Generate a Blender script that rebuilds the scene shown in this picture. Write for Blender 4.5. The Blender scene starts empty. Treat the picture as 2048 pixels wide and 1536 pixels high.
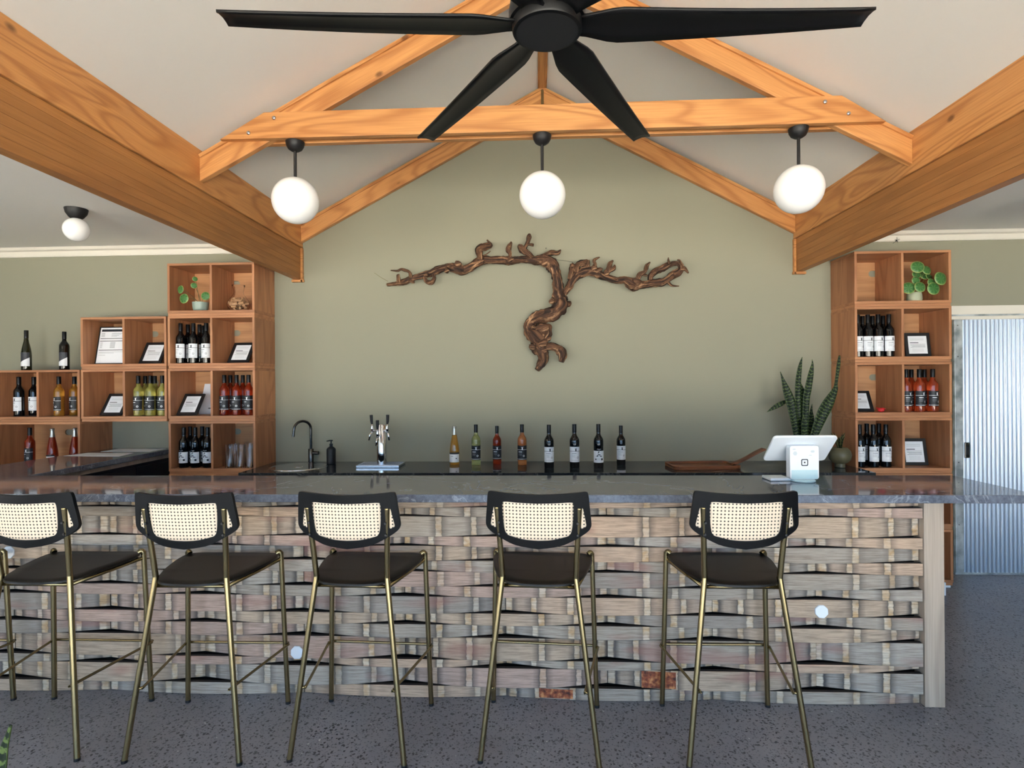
import bpy, bmesh, math, random
from mathutils import Vector, Matrix, noise
R = math.radians
S = bpy.context.scene
C = S.collection
rnd = random.Random(7)

# ---------------------------------------------------------------- camera
CAM_F, CAM_YAW, CAM_PITCH, CAM_ROLL, CAM_H = 1132.448, 0.04463, -0.00072, -0.0076, 1.56
_fw = Vector((-math.sin(CAM_YAW)*math.cos(CAM_PITCH), math.cos(CAM_YAW)*math.cos(CAM_PITCH), math.sin(CAM_PITCH)))
_rt = Vector((math.cos(CAM_YAW), math.sin(CAM_YAW), 0)); _up = _rt.cross(_fw)
_r = math.cos(CAM_ROLL)*_rt + math.sin(CAM_ROLL)*_up
_u = -math.sin(CAM_ROLL)*_rt + math.cos(CAM_ROLL)*_up
cd = bpy.data.cameras.new('camera'); cam = bpy.data.objects.new('camera', cd); C.objects.link(cam)
cd.sensor_width = 36; cd.lens = CAM_F/2048*36; cd.clip_start = .05
m = Matrix.Identity(4)
for i in range(3):
    m[i][0] = _r[i]; m[i][1] = _u[i]; m[i][2] = -_fw[i]
m[0][3] = 0; m[1][3] = 0; m[2][3] = CAM_H
cam.matrix_world = m; S.camera = cam

def px(x, y, Y):
    """point of the photograph (2048x1536) at depth y = Y"""
    d = _r*((x-1024)/CAM_F) - _u*((y-768)/CAM_F) + _fw
    return Vector((0, 0, CAM_H)) + d*(Y/d.y)

# ---------------------------------------------------------------- sky, sun, exposure
S.view_settings.view_transform = 'Standard'; S.view_settings.look = 'None'
S.view_settings.gamma = 1.0; S.view_settings.use_curve_mapping = False
S.view_settings.exposure = 1.12
w = bpy.data.worlds.new('sky'); S.world = w; w.use_nodes = True
bg = w.node_tree.nodes['Background']; bg.inputs['Color'].default_value = (.44, .69, 1.0, 1); bg.inputs['Strength'].default_value = 3.0
sd = bpy.data.lights.new('sun', 'SUN'); sd.energy = 36.0; sd.angle = R(.6); sd.color = (1, .93, .82)
sun = bpy.data.objects.new('sun', sd); C.objects.link(sun)
sun.rotation_euler = Vector((.04, -.28, -.96)).to_track_quat('-Z', 'Y').to_euler()
WIN = [(-4.0, -1.6), (-1.3, 1.4), (1.7, 4.2)]          # glazed openings in the wall behind the camera
BACK = -2.4
SIDE = (-1.4, .2)                                      # opening in the left wall
for a, b in WIN:
    ld = bpy.data.lights.new('window_portal', 'AREA'); ld.shape = 'RECTANGLE'; ld.size = b-a; ld.size_y = 2.5
    ld.cycles.is_portal = True
    lo = bpy.data.objects.new('window_portal', ld); C.objects.link(lo)
    lo.location = ((a+b)/2, BACK-.1, 1.25); lo.rotation_euler = (R(90), 0, 0)

ld = bpy.data.lights.new('window_portal', 'AREA'); ld.shape = 'RECTANGLE'; ld.size = SIDE[1]-SIDE[0]; ld.size_y = 2.4
ld.cycles.is_portal = True
lo = bpy.data.objects.new('window_portal', ld); C.objects.link(lo)
lo.location = (-6.55, sum(SIDE)/2, 1.2); lo.rotation_euler = (R(90), 0, R(-90))

# ---------------------------------------------------------------- key sizes
W = 4.7436            # face of the sage wall
ZC = 2.765            # flat side ceilings
XL, XR, XM = -1.985, 2.105, .06
ZE, ZRIDGE = 2.93, 4.05

# ---------------------------------------------------------------- mesh builder
class MB:
    def __init__(s): s.v = []; s.f = []; s.uv = {}; s.mi = {}
    def add(s, vs, fs, mi=0):
        o = len(s.v); s.v += [tuple(p) for p in vs]
        for f in fs:
            if mi: s.mi[len(s.f)] = mi
            s.f.append(tuple(i+o for i in f))
        return o
    def box(s, x0, x1, y0, y1, z0, z1, M=None):
        vs = [Vector((x, y, z)) for z in (z0, z1) for y in (y0, y1) for x in (x0, x1)]
        if M: vs = [M @ p for p in vs]
        s.add(vs, [(0, 2, 3, 1), (4, 5, 7, 6), (0, 1, 5, 4), (2, 6, 7, 3), (0, 4, 6, 2), (1, 3, 7, 5)]); return s
    def lathe(s, prof, n=24, c=(0, 0, 0), closed=True):
        vs = []; fs = []
        for r, z in prof:
            for k in range(n):
                a = 2*math.pi*k/n; vs.append((c[0]+r*math.cos(a), c[1]+r*math.sin(a), c[2]+z))
        for i in range(len(prof)-1):
            for k in range(n):
                fs.append((i*n+k, i*n+(k+1) % n, (i+1)*n+(k+1) % n, (i+1)*n+k))
        if closed:
            fs.append(tuple(range(n-1, -1, -1))); fs.append(tuple((len(prof)-1)*n+k for k in range(n)))
        s.add(vs, fs); return s
    def tube(s, pts, rad, n=10, caps=True, rough=0, seed=0, flat=1.0, vscale=1.0):
        pts = [Vector(p) for p in pts]
        if not hasattr(rad, '__len__'): rad = [rad]*len(pts)
        T = [(pts[min(i+1, len(pts)-1)]-pts[max(i-1, 0)]).normalized() for i in range(len(pts))]
        up = Vector((0, 1, 0)) if abs(T[0].y) < .9 else Vector((1, 0, 0))
        nrm = (up - T[0]*up.dot(T[0])).normalized(); vs = []; uvs = []; L = 0
        for i, p in enumerate(pts):
            if i:
                nrm = (nrm - T[i]*nrm.dot(T[i])).normalized(); L += (p-pts[i-1]).length
            b = T[i].cross(nrm)
            for k in range(n):
                a = 2*math.pi*k/n; r = rad[i]
                if rough:
                    q = Vector((math.cos(a)*1.6+seed, math.sin(a)*1.6, L*9))
                    r *= 1+rough*(noise.noise(q*1.1)*1.1+noise.noise(q*2.7)*.9+noise.noise(q*6.1)*.5)
                vs.append(p+(nrm*math.cos(a)*flat+b*math.sin(a))*r); uvs.append((k/n, L*vscale))
        fs = []
        for i in range(len(pts)-1):
            for k in range(n):
                fs.append((i*n+k, i*n+(k+1) % n, (i+1)*n+(k+1) % n, (i+1)*n+k))
        if caps: fs += [tuple(range(n-1, -1, -1)), tuple((len(pts)-1)*n+k for k in range(n))]
        o = s.add(vs, fs)
        for i, q in enumerate(uvs): s.uv[o+i] = q
        return s
    def prism(s, poly, d, axis='y', off=0):
        """extrude a 2-D outline; axis = extrusion axis"""
        def P(a, b, t): return {'x': (t, a, b), 'y': (a, t, b), 'z': (a, b, t)}[axis]
        n = len(poly); vs = [P(a, b, off) for a, b in poly]+[P(a, b, off+d) for a, b in poly]
        fs = [tuple(range(n)), tuple(range(2*n-1, n-1, -1))]+[(i, i+n, (i+1) % n+n, (i+1) % n) for i in range(n)]
        s.add(vs, fs); return s
    def build(s, name, mat, parent=None, smooth=False, bevel=0, loc=None, rot=None, seg=2, auto=None):
        me = bpy.data.meshes.new(name); me.from_pydata(s.v, [], s.f)
        ms = mat if isinstance(mat, (list, tuple)) else [mat]
        for q in ms: me.materials.append(q)
        for i, k in s.mi.items(): me.polygons[i].material_index = k
        if s.uv:
            ul = me.uv_layers.new(name='UVMap')
            for lp in me.loops: ul.data[lp.index].uv = s.uv.get(lp.vertex_index, (0, 0))
        bm = bmesh.new(); bm.from_mesh(me); bmesh.ops.recalc_face_normals(bm, faces=bm.faces); bm.to_mesh(me); bm.free()
        if smooth:
            me.polygons.foreach_set('use_smooth', [True]*len(me.polygons))
            if auto: me.set_sharp_from_angle(angle=R(auto))
        o = bpy.data.objects.new(name, me); C.objects.link(o)
        if bevel:
            b = o.modifiers.new('bevel', 'BEVEL'); b.width = bevel; b.segments = seg; b.limit_method = 'ANGLE'; b.angle_limit = R(40)
        if loc is not None: o.location = loc
        if rot is not None: o.rotation_euler = rot
        if parent: o.parent = parent
        return o

def tag(o, label, cat, group=None):
    o['label'] = label; o['category'] = cat
    if group: o['group'] = group
    return o
def thing(name, label, cat, loc=(0, 0, 0), rz=0, group=None):
    o = bpy.data.objects.new(name, None); C.objects.link(o); o.location = loc; o.rotation_euler = (0, 0, rz); o.empty_display_size = .1
    return tag(o, label, cat, group)
def structure(o): o['kind'] = 'structure'; return o
def kids(o): return [c for c in bpy.data.objects if c.parent == o]
CH = {}
def copy_tree(o, loc=None, rz=None, label=None, group=None, parent=None):
    c = o.copy(); C.objects.link(c); c.parent = parent
    if loc is not None: c.location = loc
    if rz is not None: c.rotation_euler = (c.rotation_euler[0], c.rotation_euler[1], rz)
    if label: c['label'] = label
    if group: c['group'] = group
    if o not in CH: CH[o] = kids(o)
    for k in CH[o]: copy_tree(k, parent=c)
    return c
def bez(pts, n=8):
    """Catmull-Rom through tuples of any size"""
    P = [pts[0]]+list(pts)+[pts[-1]]; out = []
    for i in range(1, len(P)-2):
        for k in range(n):
            t = k/n
            out.append(tuple(.5*((2*b)+(c-a)*t+(2*a-5*b+4*c-d)*t*t+(3*b-a-3*c+d)*t**3) for a, b, c, d in zip(P[i-1], P[i], P[i+1], P[i+2])))
    out.append(tuple(pts[-1])); return out
def rrect(x0, x1, y0, y1, r, n=5):
    o = []
    for cx, cy, a0 in ((x1-r, y0+r, -90), (x1-r, y1-r, 0), (x0+r, y1-r, 90), (x0+r, y0+r, 180)):
        for k in range(n+1):
            a = R(a0+90*k/n); o.append((cx+r*math.cos(a), cy+r*math.sin(a)))
    return o

# ---------------------------------------------------------------- materials
def srgb(*c):
    f = lambda v: v/12.92 if v <= .04045 else ((v+.055)/1.055)**2.4
    return tuple(f(v/255) for v in c)+(1,)
class G:
    def __init__(s, name):
        s.m = bpy.data.materials.new(name); s.m.use_nodes = True; s.t = s.m.node_tree
        s.p = s.t.nodes['Principled BSDF']; s.out = s.t.nodes['Material Output']
    def n(s, typ, ins=None, **kw):
        x = s.t.nodes.new('ShaderNode'+{'Noise': 'TexNoise', 'Voronoi': 'TexVoronoi'}.get(typ, typ))
        for k, v in kw.items(): setattr(x, k, v)
        for k, v in (ins or {}).items():
            sock = x.inputs[k]
            if isinstance(v, bpy.types.NodeSocket): s.t.links.new(v, sock)
            else: sock.default_value = v
        return x
    def math(s, op, a, b=0.0, c=None):
        d = {0: a, 1: b}
        if c is not None: d[2] = c
        return s.n('Math', d, operation=op).outputs[0]
    def mix(s, f, a, b, blend='MIX'):
        x = s.n('Mix', data_type='RGBA', blend_type=blend)
        for i, v in ((0, f), (6, a), (7, b)):
            if isinstance(v, bpy.types.NodeSocket): s.t.links.new(v, x.inputs[i])
            else: x.inputs[i].default_value = v
        return x.outputs[2]
    def ramp(s, f, stops, interp='LINEAR'):
        x = s.n('ValToRGB', {0: f}); e = x.color_ramp.elements; x.color_ramp.interpolation = interp
        while len(e) < len(stops): e.new(.5)
        for k, (pos, col) in enumerate(stops):
            e[k].position = pos; e[k].color = col if len(col) == 4 else tuple(col)+(1,)
        return x.outputs[0]
    def set(s, **kw):
        al = {'col': 'Base Color', 'rough': 'Roughness', 'metal': 'Metallic', 'spec': 'Specular IOR Level', 'trans': 'Transmission Weight', 'ior': 'IOR', 'coat': 'Coat Weight', 'crough': 'Coat Roughness', 'emit': 'Emission Color', 'estr': 'Emission Strength', 'normal': 'Normal', 'sheen': 'Sheen Weight', 'sss': 'Subsurface Weight', 'alpha': 'Alpha'}
        for k, v in kw.items():
            sock = s.p.inputs[al[k]]
            if isinstance(v, bpy.types.NodeSocket): s.t.links.new(v, sock)
            else: sock.default_value = v
        return s.m
    def bump(s, h, strength=.3, dist=.01): return s.n('Bump', {'Height': h, 'Strength': strength, 'Distance': dist}).outputs[0]
def plain(name, col, rough=.5, **kw): return G(name).set(col=col, rough=rough, **kw)
g4 = lambda v: (v, v, v, 1)

def wood(name, dark, mid, light, axis='x', rings=7., knots=.5, rough=.5, scale=1., ringamt=.55):
    g = G(name); tc = g.n('TexCoord').outputs['Object']; rn = g.n('ObjectInfo').outputs['Random']
    off = g.n('CombineXYZ', {0: g.math('MULTIPLY', rn, 37.), 1: g.math('MULTIPLY', rn, 91.), 2: g.math('MULTIPLY', rn, 53.)}).outputs[0]
    v = g.n('VectorMath', {0: tc, 1: off}, operation='ADD').outputs[0]
    def st(a, b):
        sc = [b*scale]*3; sc['xyz'.index(axis)] = a*scale
        return g.n('Mapping', {'Vector': v, 'Scale': tuple(sc)}).outputs[0]
    n1 = g.n('Noise', {'Vector': st(.9, 6.), 'Scale': 1., 'Detail': 1.5, 'Roughness': .45, 'Distortion': .5}).outputs[0]
    ring = g.math('SINE', g.math('MULTIPLY', n1, rings*6.283))
    ring = g.math('POWER', g.math('MULTIPLY_ADD', ring, .5, .5), 2.2)
    fine = g.n('Noise', {'Vector': st(4., 150.), 'Scale': 1., 'Detail': 3.}).outputs[0]
    big = g.n('Noise', {'Vector': st(.7, 2.5), 'Scale': 1., 'Detail': 1.}).outputs[0]
    c = g.mix(g.math('MULTIPLY', big, 1.), mid, light)
    c = g.mix(g.math('MULTIPLY', ring, ringamt), c, dark)
    c = g.mix(g.math('MULTIPLY', g.math('SUBTRACT', fine, .35), .9), c, dark)
    if knots:
        vo = g.n('Voronoi', {'Vector': st(4.5, 7.5), 'Scale': 1.})
        sp = g.n('SeparateColor', {0: vo.outputs['Color']}).outputs[0]
        k = g.math('MULTIPLY', g.math('LESS_THAN', sp, knots*.16), g.n('MapRange', {0: vo.outputs['Distance'], 1: .07, 2: .15, 3: 1., 4: 0.}).outputs[0])
        c = g.mix(g.math('MULTIPLY', k, .75), c, tuple(q*.25 for q in dark[:3])+(1,))
    tone = g.n('HueSaturation', {'Color': c, 'Value': g.math('MULTIPLY_ADD', rn, .22, .89)}).outputs[0]
    return g.set(col=tone, rough=rough, normal=g.bump(fine, .12, .004))

PINE_D, PINE_M, PINE_L = srgb(156, 92, 44), srgb(203, 140, 80), srgb(218, 160, 100)
m_pine = wood('pine_timber', PINE_D, PINE_M, PINE_L, 'x', 9., .6, .45)
m_glulam = wood('glulam_timber', srgb(128, 78, 38), srgb(172, 114, 60), srgb(186, 130, 74), 'x', 4., .25, .5, ringamt=.35)
BOX_D, BOX_M, BOX_L = srgb(128, 74, 44), srgb(178, 118, 80), srgb(206, 150, 106)
m_boxx = wood('oak_panel_horizontal', BOX_D, BOX_M, BOX_L, 'x', 5., .0, .5, ringamt=.35)
m_boxz = wood('oak_panel_vertical', BOX_D, BOX_M, BOX_L, 'z', 5., .0, .5, ringamt=.35)
m_boxb = wood('oak_back_panel_lit', srgb(150, 98, 60), srgb(190, 138, 94), srgb(214, 164, 116), 'x', 4., .0, .5, ringamt=.35)  # paler than the box oak: light falling on the backs is in the colour
m_post = wood('pale_oak_post', srgb(140, 122, 106), srgb(178, 162, 145), srgb(194, 178, 162), 'z', 5., .1, .6, ringamt=.4)
m_board = wood('paddle_board_wood', srgb(70, 38, 20), srgb(120, 70, 40), srgb(150, 94, 58), 'x', 5., 0, .45)

def wallpaint(name, col, rough=.85):
    g = G(name); tc = g.n('TexCoord').outputs['Object']
    n1 = g.n('Noise', {'Vector': tc, 'Scale': .9, 'Detail': 2.}).outputs[0]
    n2 = g.n('Noise', {'Vector': tc, 'Scale': 260., 'Detail': 2.}).outputs[0]
    c = g.mix(g.math('MULTIPLY', n1, .10), col, tuple(q*.8 for q in col[:3])+(1,))
    return g.set(col=c, rough=rough, normal=g.bump(n2, .06, .002))
m_wall = wallpaint('sage_green_paint', srgb(154, 152, 133))
m_ceil = wallpaint('warm_white_ceiling', srgb(238, 235, 229))
m_trim = plain('cream_gloss_trim', srgb(236, 230, 218), .35)
m_plaster = wallpaint('plain_plaster', srgb(200, 196, 186))

def m_concrete():
    g = G('polished_concrete'); tc = g.n('TexCoord').outputs['Object']
    n1 = g.n('Noise', {'Vector': tc, 'Scale': 1.3, 'Detail': 5., 'Roughness': .6}).outputs[0]
    c = g.ramp(n1, [(.3, srgb(112, 113, 122)), (.7, srgb(138, 138, 146))])
    wv = g.n('Noise', {'Vector': tc, 'Scale': 60., 'Detail': 1.}).outputs['Color']
    wp = g.n('VectorMath', {0: tc, 1: g.n('VectorMath', {0: wv, 'Scale': .02}, operation='SCALE').outputs[0]}, operation='ADD').outputs[0]
    for sc, thr, pr, col, am in ((58., .36, .5, srgb(38, 39, 45), .9), (34., .28, .4, srgb(54, 55, 61), .8), (110., .42, .5, srgb(66, 66, 74), .7), (26., .12, .14, srgb(200, 200, 200), .8)):
        vo = g.n('Voronoi', {'Vector': wp, 'Scale': sc})
        s1 = g.n('SeparateColor', {0: vo.outputs['Color']}).outputs[0]
        k = g.math('MULTIPLY', g.math('LESS_THAN', s1, pr), g.n('MapRange', {0: vo.outputs['Distance'], 1: thr*.75, 2: thr, 3: am, 4: 0.}).outputs[0])
        c = g.mix(k, c, col)
    rg = g.n('MapRange', {0: n1, 1: .3, 2: .7, 3: .30, 4: .36}).outputs[0]
    return g.set(col=c, rough=rg, spec=.4)
m_floor = m_concrete()

def m_stone(name, c0, c1, vein, rough):
    g = G(name); tc = g.n('TexCoord').outputs['Object']
    n1 = g.n('Noise', {'Vector': tc, 'Scale': 9., 'Detail': 8., 'Roughness': .7}).outputs[0]
    n3 = g.n('Noise', {'Vector': tc, 'Scale': 70., 'Detail': 4., 'Roughness': .7}).outputs[0]
    c = g.ramp(g.math('MULTIPLY_ADD', n3, .5, g.math('MULTIPLY', n1, .5)), [(.36, c0), (.64, c1)])
    n2 = g.n('Noise', {'Vector': tc, 'Scale': 1.7, 'Detail': 6., 'Roughness': .6, 'Distortion': 1.2}).outputs[0]
    vn = g.n('MapRange', {0: g.math('ABSOLUTE', g.math('SUBTRACT', n2, .5)), 1: 0., 2: .010, 3: .4, 4: 0.}).outputs[0]
    c = g.mix(vn, c, vein)
    return g.set(col=c, rough=rough, spec=.5)
m_counter = m_stone('grey_marbled_stone', srgb(80, 85, 97), srgb(118, 125, 139), srgb(180, 186, 194), .06)
m_bench = m_stone('charcoal_stone', srgb(34, 38, 42), srgb(58, 62, 66), srgb(120, 124, 126), .07)

def m_stave_make():
    g = G('barrel_stave_oak'); tc = g.n('TexCoord').outputs['Object']; rn = g.n('ObjectInfo').outputs['Random']
    sx = g.n('SeparateXYZ', {0: tc})
    off = g.n('CombineXYZ', {0: g.math('MULTIPLY', rn, 41.), 1: g.math('MULTIPLY', rn, 17.), 2: g.math('MULTIPLY', rn, 71.)}).outputs[0]
    v = g.n('VectorMath', {0: tc, 1: off}, operation='ADD').outputs[0]
    def mp(s): return g.n('Mapping', {'Vector': v, 'Scale': s}).outputs[0]
    edge = g.n('Noise', {'Vector': mp((30, 1, 60)), 'Scale': 1., 'Detail': 2.}).outputs[0]
    big = g.n('Noise', {'Vector': mp((3.5, 1, 3)), 'Scale': 1., 'Detail': 3.}).outputs[0]
    grain = g.n('Noise', {'Vector': mp((9, 9, 260)), 'Scale': 1., 'Detail': 4., 'Roughness': .65}).outputs[0]
    patch = g.n('Noise', {'Vector': mp((16, 4, 22)), 'Scale': 1., 'Detail': 4.}).outputs[0]
    r2 = g.math('FRACT', g.math('MULTIPLY', rn, 13.37)); r3 = g.math('FRACT', g.math('MULTIPLY', rn, 47.9)); r4 = g.math('FRACT', g.math('MULTIPLY', rn, 91.7))
    ax = g.math('ABSOLUTE', sx.outputs[0])
    d = g.math('MULTIPLY_ADD', edge, .022, g.math('SUBTRACT', g.math('MULTIPLY', ax, g.math('MULTIPLY_ADD', r3, .10, 1.90)), .011))
    d = g.math('ADD', d, g.math('MULTIPLY', g.math('SUBTRACT', r2, .5), g.math('MULTIPLY', sx.outputs[0], .06)))
    base = g.ramp(rn, [(0., srgb(196, 172, 148)), (.17, srgb(176, 164, 150)), (.34, srgb(206, 176, 150)), (.5, srgb(160, 150, 140)), (.66, srgb(196, 166, 150)), (.83, srgb(184, 174, 162))], 'CONSTANT')
    base = g.mix(g.math('MULTIPLY', g.math('SUBTRACT', big, .3), .75), base, srgb(136, 126, 118))
    grey = g.mix(g.math('MULTIPLY', patch, .8), base, srgb(118, 118, 120))
    dk = srgb(48, 48, 52)
    # hoop bands along the stave: white = clean wood, black = rust line
    isband = g.ramp(d, [(0, g4(0)), (.318, g4(0)), (.328, g4(1)), (.388, g4(1)), (.398, g4(0)), (.665, g4(0)), (.675, g4(1)), (.725, g4(1)), (.735, g4(0)), (.90, g4(0)), (.91, g4(1)), (1, g4(1))])
    isline = g.ramp(d, [(0, g4(0)), (.26, g4(0)), (.317, g4(.7)), (.325, g4(1)), (.333, g4(0)), (.383, g4(0)), (.392, g4(1)), (.400, g4(.7)), (.46, g4(0)), (.61, g4(0)), (.664, g4(.7)), (.673, g4(1)), (.682, g4(0)), (.722, g4(0)), (.731, g4(1)), (.74, g4(.7)), (.80, g4(0)), (.85, g4(0)), (.895, g4(1)), (.905, g4(.9)), (.915, g4(0)), (.965, g4(0)), (.985, g4(.9)), (1, g4(1))])
    ends = g.n('MapRange', {0: d, 1: .55, 2: .9, 3: 0., 4: .8}).outputs[0]
    c = g.mix(ends, base, grey)
    bandc = g.mix(g.n('MapRange', {0: patch, 1: .4, 2: .62, 3: 0., 4: 1.}).outputs[0], srgb(226, 212, 190), srgb(200, 162, 112))
    c = g.mix(g.math('MULTIPLY', isband, g.math('MULTIPLY_ADD', r2, .55, .3)), c, bandc)
    c = g.mix(g.math('MULTIPLY', isline, g.math('MULTIPLY_ADD', r4, .5, .45)), c, dk)
    c = g.mix(g.n('MapRange', {0: grain, 1: .42, 2: .70, 3: 0., 4: .7}).outputs[0], c, srgb(98, 84, 72))
    st = g.n('MapRange', {0: g.n('Noise', {'Vector': mp((2.2, 1, 7)), 'Scale': 1., 'Detail': 2.}).outputs[0], 1: .60, 2: .70, 3: 0., 4: .45}).outputs[0]
    c = g.mix(st, c, srgb(150, 96, 88))
    return g.set(col=c, rough=.75, normal=g.bump(grain, .35, .004))
m_stave = m_stave_make()
m_stave_edge = plain('stave_edge_gap_shade', srgb(40, 32, 28), .9)  # dark brown paints the shade of the gaps onto the stave edges
def rust():
    g = G('painted_rusty_stave'); tc = g.n('TexCoord').outputs['Object']
    n1 = g.n('Noise', {'Vector': tc, 'Scale': 40., 'Detail': 4.}).outputs[0]
    return g.set(col=g.ramp(n1, [(.35, srgb(70, 34, 24)), (.5, srgb(140, 72, 44)), (.65, srgb(196, 134, 84))]), rough=.7)
m_rust = rust()
m_bung = plain('silver_bung', srgb(232, 238, 246), .45)
m_black = plain('matt_black', srgb(24, 24, 26), .5)
m_void = plain('black_backing', srgb(10, 10, 11), .95)
m_fan = plain('black_fan_satin', srgb(12, 12, 13), .45, spec=.35)
m_blackwood = plain('black_stained_wood', srgb(7, 8, 11), .42, spec=.25)
m_seat = plain('dark_walnut_seat', srgb(19, 16, 12), .42, spec=.28)
m_brass = plain('brushed_brass', srgb(150, 134, 98), .27, metal=1.)
m_steel = plain('brushed_steel', srgb(200, 200, 204), .22, metal=1.)
m_chrome = plain('chrome', srgb(225, 225, 228), .06, metal=1.)
m_gun = plain('gunmetal_tap', srgb(86, 84, 82), .22, metal=1.)
def globe():
    g = G('opal_glass'); return g.set(col=srgb(250, 249, 247), rough=.22, emit=(1, .985, .97, 1), estr=.02)
m_globe = globe()
m_zinc = plain('zincalume_sheet', srgb(196, 205, 216), .30, metal=.8)
def galv():
    g = G('galvanised_strip'); tc = g.n('TexCoord').outputs['Object']
    n1 = g.n('Noise', {'Vector': tc, 'Scale': 9., 'Detail': 4.}).outputs[0]
    return g.set(col=g.ramp(n1, [(.35, srgb(150, 160, 164)), (.6, srgb(222, 228, 230))]), rough=.4, metal=.5)
m_galv = galv()
def cane():
    g = G('woven_cane'); tc = g.n('TexCoord').outputs['UV']
    sp = g.n('SeparateXYZ', {0: g.n('VectorMath', {0: tc, 'Scale': 1/.0145}, operation='SCALE').outputs[0]})
    fx = g.math('SUBTRACT', g.math('FRACT', sp.outputs[0]), .5); fy = g.math('SUBTRACT', g.math('FRACT', sp.outputs[1]), .5)
    r = g.math('SQRT', g.math('ADD', g.math('POWER', fx, 2.), g.math('POWER', fy, 2.)))
    hole = g.n('MapRange', {0: r, 1: .19, 2: .25, 3: 1., 4: 0.}).outputs[0]
    wv = g.math('SINE', g.math('MULTIPLY', g.math('ADD', sp.outputs[0], sp.outputs[1]), 12.566))
    c = g.mix(g.math('MULTIPLY_ADD', wv, .12, .12), srgb(234, 215, 190), srgb(204, 180, 150))
    c = g.mix(hole, c, srgb(44, 36, 30))
    return g.set(col=c, rough=.6, normal=g.bump(g.math('SUBTRACT', 1., hole), .5, .003))
m_cane = cane()
def bark():
    g = G('vine_bark'); uv = g.n('TexCoord').outputs['UV']; tc = g.n('TexCoord').outputs['Object']
    n1 = g.n('Noise', {'Vector': g.n('Mapping', {'Vector': uv, 'Scale': (9., 7., 1.)}).outputs[0], 'Scale': 1., 'Detail': 5., 'Roughness': .65, 'Distortion': .6}).outputs[0]
    n2 = g.n('Noise', {'Vector': tc, 'Scale': 11., 'Detail': 3.}).outputs[0]
    c = g.ramp(n1, [(.38, srgb(28, 17, 12)), (.47, srgb(70, 46, 32)), (.55, srgb(116, 80, 55)), (.65, srgb(196, 154, 116))])
    c = g.mix(g.n('MapRange', {0: n2, 1: .50, 2: .68, 3: 0., 4: .6}).outputs[0], c, srgb(66, 42, 30))
    return g.set(col=c, rough=.8, normal=g.bump(n1, .9, .012))
m_bark = bark()
def leafmat(name, c0, c1, c2, freq):
    g = G(name); uv = g.n('TexCoord').outputs['UV']; tc = g.n('TexCoord').outputs['Object']
    s = g.n('SeparateXYZ', {0: uv})
    n = g.n('Noise', {'Vector': tc, 'Scale': 60., 'Detail': 2.}).outputs[0]
    ph = g.math('MULTIPLY_ADD', s.outputs[1], freq, g.math('MULTIPLY', n, 9.))
    ph = g.math('ADD', ph, g.math('MULTIPLY', g.math('ABSOLUTE', g.math('SUBTRACT', s.outputs[0], .5)), 2.5))
    b = g.n('MapRange', {0: g.math('SINE', ph), 1: .35, 2: .9}).outputs[0]
    e = g.n('MapRange', {0: g.math('ABSOLUTE', g.math('SUBTRACT', s.outputs[0], .5)), 1: .43, 2: .47}).outputs[0]
    return g.set(col=g.mix(g.math('MULTIPLY', e, .7), g.mix(b, c0, c1), c2), rough=.5, spec=.25)
m_snake = leafmat('snake_plant_leaf', srgb(16, 30, 17), srgb(84, 100, 54), srgb(60, 78, 36), 250.)
def pil():
    g = G('round_green_leaf'); uv = g.n('TexCoord').outputs['UV']; s = g.n('SeparateXYZ', {0: uv})
    r = g.math('SQRT', g.math('ADD', g.math('POWER', s.outputs[0], 2.), g.math('POWER', s.outputs[1], 2.)))
    ang = g.math('ARCTAN2', s.outputs[1], s.outputs[0])
    v = g.math('MULTIPLY', g.math('POWER', g.math('MULTIPLY_ADD', g.math('SINE', g.math('MULTIPLY', ang, 7.)), .5, .5), 6.), .5)
    c = g.mix(v, srgb(58, 112, 52), srgb(120, 160, 96))
    c = g.mix(g.n('MapRange', {0: r, 1: .78, 2: .95, 3: 0., 4: .9}).outputs[0], c, srgb(168, 190, 112))
    return g.set(col=c, rough=.4, normal=g.bump(v, .4, .004))
m_leaf = pil()
m_stem = plain('green_stem', srgb(112, 108, 62), .5)
m_potpale = plain('pale_sage_ceramic', srgb(186, 190, 160), .45)
m_potblue = plain('celadon_ceramic', srgb(150, 168, 156), .4)
m_potolive = plain('olive_ceramic', srgb(96, 92, 68), .4)
m_potdark = plain('dark_planter', srgb(34, 34, 36), .5)
m_soil = plain('potting_soil', srgb(46, 34, 26), .95)
m_white = plain('white_plastic', srgb(236, 240, 244), .32)
m_mint = plain('pale_blue_plastic', srgb(198, 226, 232), .35)
m_paper = plain('white_paper', srgb(240, 242, 246), .6)
m_ink = plain('grey_print', srgb(110, 112, 118), .7)
m_inkdark = plain('dark_print', srgb(28, 34, 44), .7)
m_labelw = plain('white_wine_label', srgb(240, 242, 246), .5)
m_labelb = plain('black_wine_label', srgb(30, 33, 38), .5)
m_labelg = plain('charcoal_wine_label', srgb(58, 60, 68), .5)
m_cap = plain('black_screw_cap', srgb(9, 9, 11), .35, spec=.3)
m_foil = plain('silver_foil', srgb(190, 186, 176), .3, metal=.9)
def glassy(name, col, trans, rough=.03, ior=1.4): return plain(name, col, rough, trans=trans, ior=ior, coat=.4, crough=.02)
m_gred = glassy('dark_red_wine_glass', srgb(9, 10, 12), 0.)
m_gwhite = glassy('white_wine_glass', srgb(214, 206, 110), .72)
m_gpale = glassy('pale_white_wine_glass', srgb(196, 200, 132), .72)
m_gold = glassy('golden_wine_glass', srgb(224, 166, 66), .72)
m_grose = glassy('rose_wine_glass', srgb(214, 92, 50), .7)
m_grosed = glassy('deep_rose_wine_glass', srgb(176, 56, 22), .66)
m_gamber = glassy('amber_wine_glass', srgb(216, 136, 78), .7)
m_golive = glassy('olive_wine_glass', srgb(40, 40, 20), .2)
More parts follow.
